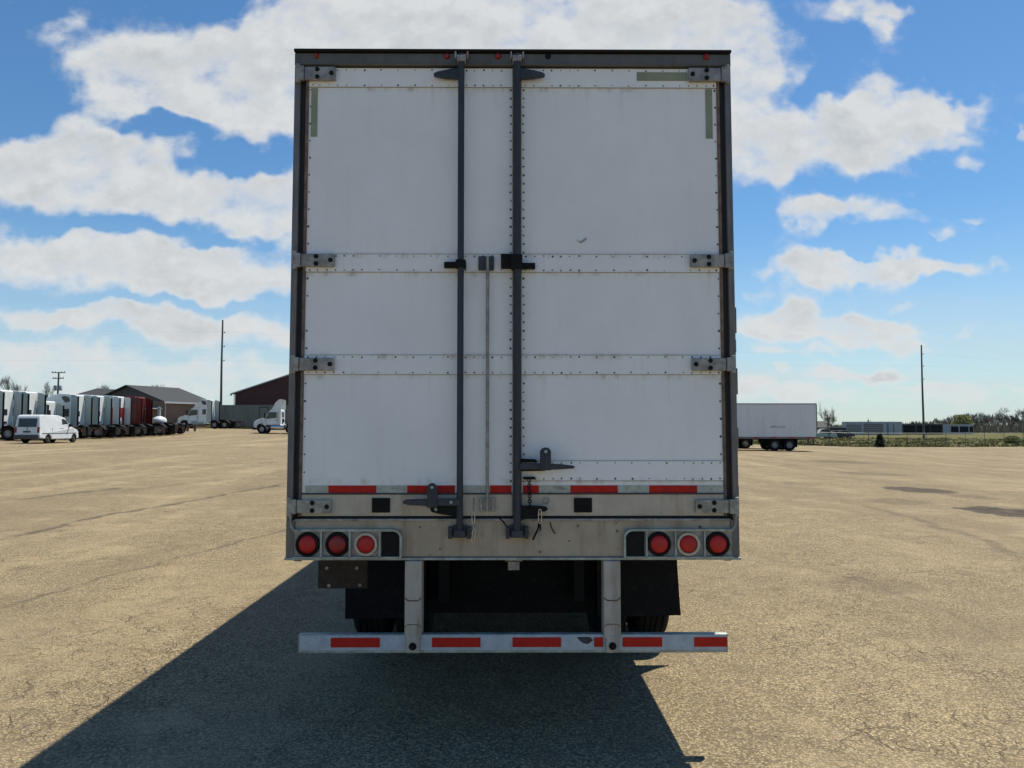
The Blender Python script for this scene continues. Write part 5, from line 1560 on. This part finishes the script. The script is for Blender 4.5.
def bare_tree(px, Y, py_top, wpx, label, seed, group='bare trees of early spring', dense=1.0, leanx=0.0, stems=1):
    x = atg(px, Y); zb = terrain(x, Y); H = at(px, py_top, Y)[1] - zb; W = max(.4, wpx * Y / FPX)
    root = empty('bare_tree', (x, Y, zb)); tag(root, label, 'tree', group)
    r = random.Random(seed); tr = MB(); cr = MB()
    minr = .00009 * Y
    def grow(p, d, L, rad_, lvl):
        q = p + d * L
        mid = p.lerp(q, .5) + Vector((r.uniform(-1, 1), r.uniform(-1, 1), 0)) * L * .05
        (tr if lvl < 2 else cr).tube([p, mid, q], max(rad_, minr), 5 if lvl < 2 else 3, r2=max(rad_ * .6, minr * .7), cap=False)
        if lvl >= 5: return
        nb = (3, 3, 4, 4, 3 + int(dense))[lvl]
        for i in range(nb):
            az = r.uniform(0, 2 * PI); sp = r.uniform(.25, .75) * (1.0 if lvl else .8)
            nd = (d + Vector((math.cos(az) * sp * W / H * 2.0, math.sin(az) * sp * W / H * 2.0, r.uniform(-.1, .25)))).normalized()
            st = p.lerp(q, r.uniform(.45, 1.0))
            grow(st, nd, L * r.uniform(.62, .85), rad_ * .58, lvl + 1)
    for k in range(stems):
        d0 = Vector((leanx + (k - (stems - 1) / 2) * .28, 0, 1)).normalized()
        grow(Vector((0, 0, -.1)), d0, H * .30, H * .011, 0)
    top = max(v[2] for v in cr.v); s_ = H / top
    wd = max(abs(v[0]) for v in cr.v); sx = (W / 2) / wd
    for mb in (tr, cr): mb.v = [(v[0] * sx, v[1] * sx, v[2] * s_) for v in mb.v]
    tr.build('trunk', M['bark'], root); cr.build('crown', M['twig'], root)
    return root
bare_tree(828.5, 118, 400.5, 20, 'thin bare tree with several upright stems, right of the long white trailer', 11, stems=3)
bare_tree(12, 150, 374, 30, 'bare tree showing above the leftmost tractors', 21, dense=2)
bare_tree(44, 158, 380, 22, 'bare tree between the second tractor and the crossarm pole', 22, dense=2)
bare_tree(105, 150, 383, 17, 'small bare crown peeping over the long low shed', 23, dense=2)
bare_tree(155, 160, 382.5, 22, 'bare crown peeping over the ridge of the brick building', 24, dense=2)
bare_tree(979, 240, 415, 15, 'bare tree beside the budding tree, on its right', 31, dense=2)
bare_tree(988, 250, 416, 17, 'low bare tree between the budding tree and the tallest bare one', 32, dense=2)
bare_tree(1000, 238, 406.5, 22, 'tallest bare tree of the clump on the right horizon', 33, dense=2)
bare_tree(1011, 245, 414, 18, 'low bare tree just right of the tallest one in the clump', 34, dense=2)
bare_tree(1020, 236, 407, 15, 'slim bare tree nearest the right edge of the photo', 35, dense=1)
bare_tree(947, 260, 420.5, 12, 'small bare tree rising over the gap between the two dark far trailers', 36, dense=2)
bare_tree(913, 262, 421, 6, 'tiny bare tree left of the foot of the tall right hand pole', 37, dense=1)

# far woods: a ragged mass along the horizon
mb = MB(); r = random.Random(77)
for i in range(19000):
    q = r.random()
    a = r.uniform(.46, .66) if q < .45 else (r.uniform(.26, .46) if q < .60 else (r.uniform(-.66, -.28) if q < .8 else r.uniform(-.8, .8)))
    d = r.uniform(300, 335)
    x = math.sin(a) * d; y = math.cos(a) * d
    clump = .5 + .5 * mnoise.noise(Vector((a * 55, 3, 2)))
    hh = 3.4 + 2.0 * mnoise.noise(Vector((a * 16, 0, 2))) + (5.0 * sstep(.50, .56, a) + 2.0 * sstep(-.5, -.6, a)) * clump + 1.2 * mnoise.noise(Vector((a * 160, 7, 2)))
    z = terrain(x, y) + max(.8, hh) * r.random() ** 1.5
    s_ = r.uniform(.3, .9)
    u_ = Vector((r.gauss(0, .35), r.gauss(0, .35), 1)).normalized() * s_ * 1.4; v_ = Vector((1, -.5, 0)).normalized() * s_ * .16
    c = Vector((x, y, z)); mb.add([c - u_, c + v_, c + u_, c - v_], [(0, 1, 2, 3)])
M['woods'] = leaf_mat('far_twig_mass', (.17, .155, .125), (.27, .25, .20))
tag(mb.build('far_woods', M['woods']), 'far off line of leafless woods along the horizon', 'woods', kind='stuff')
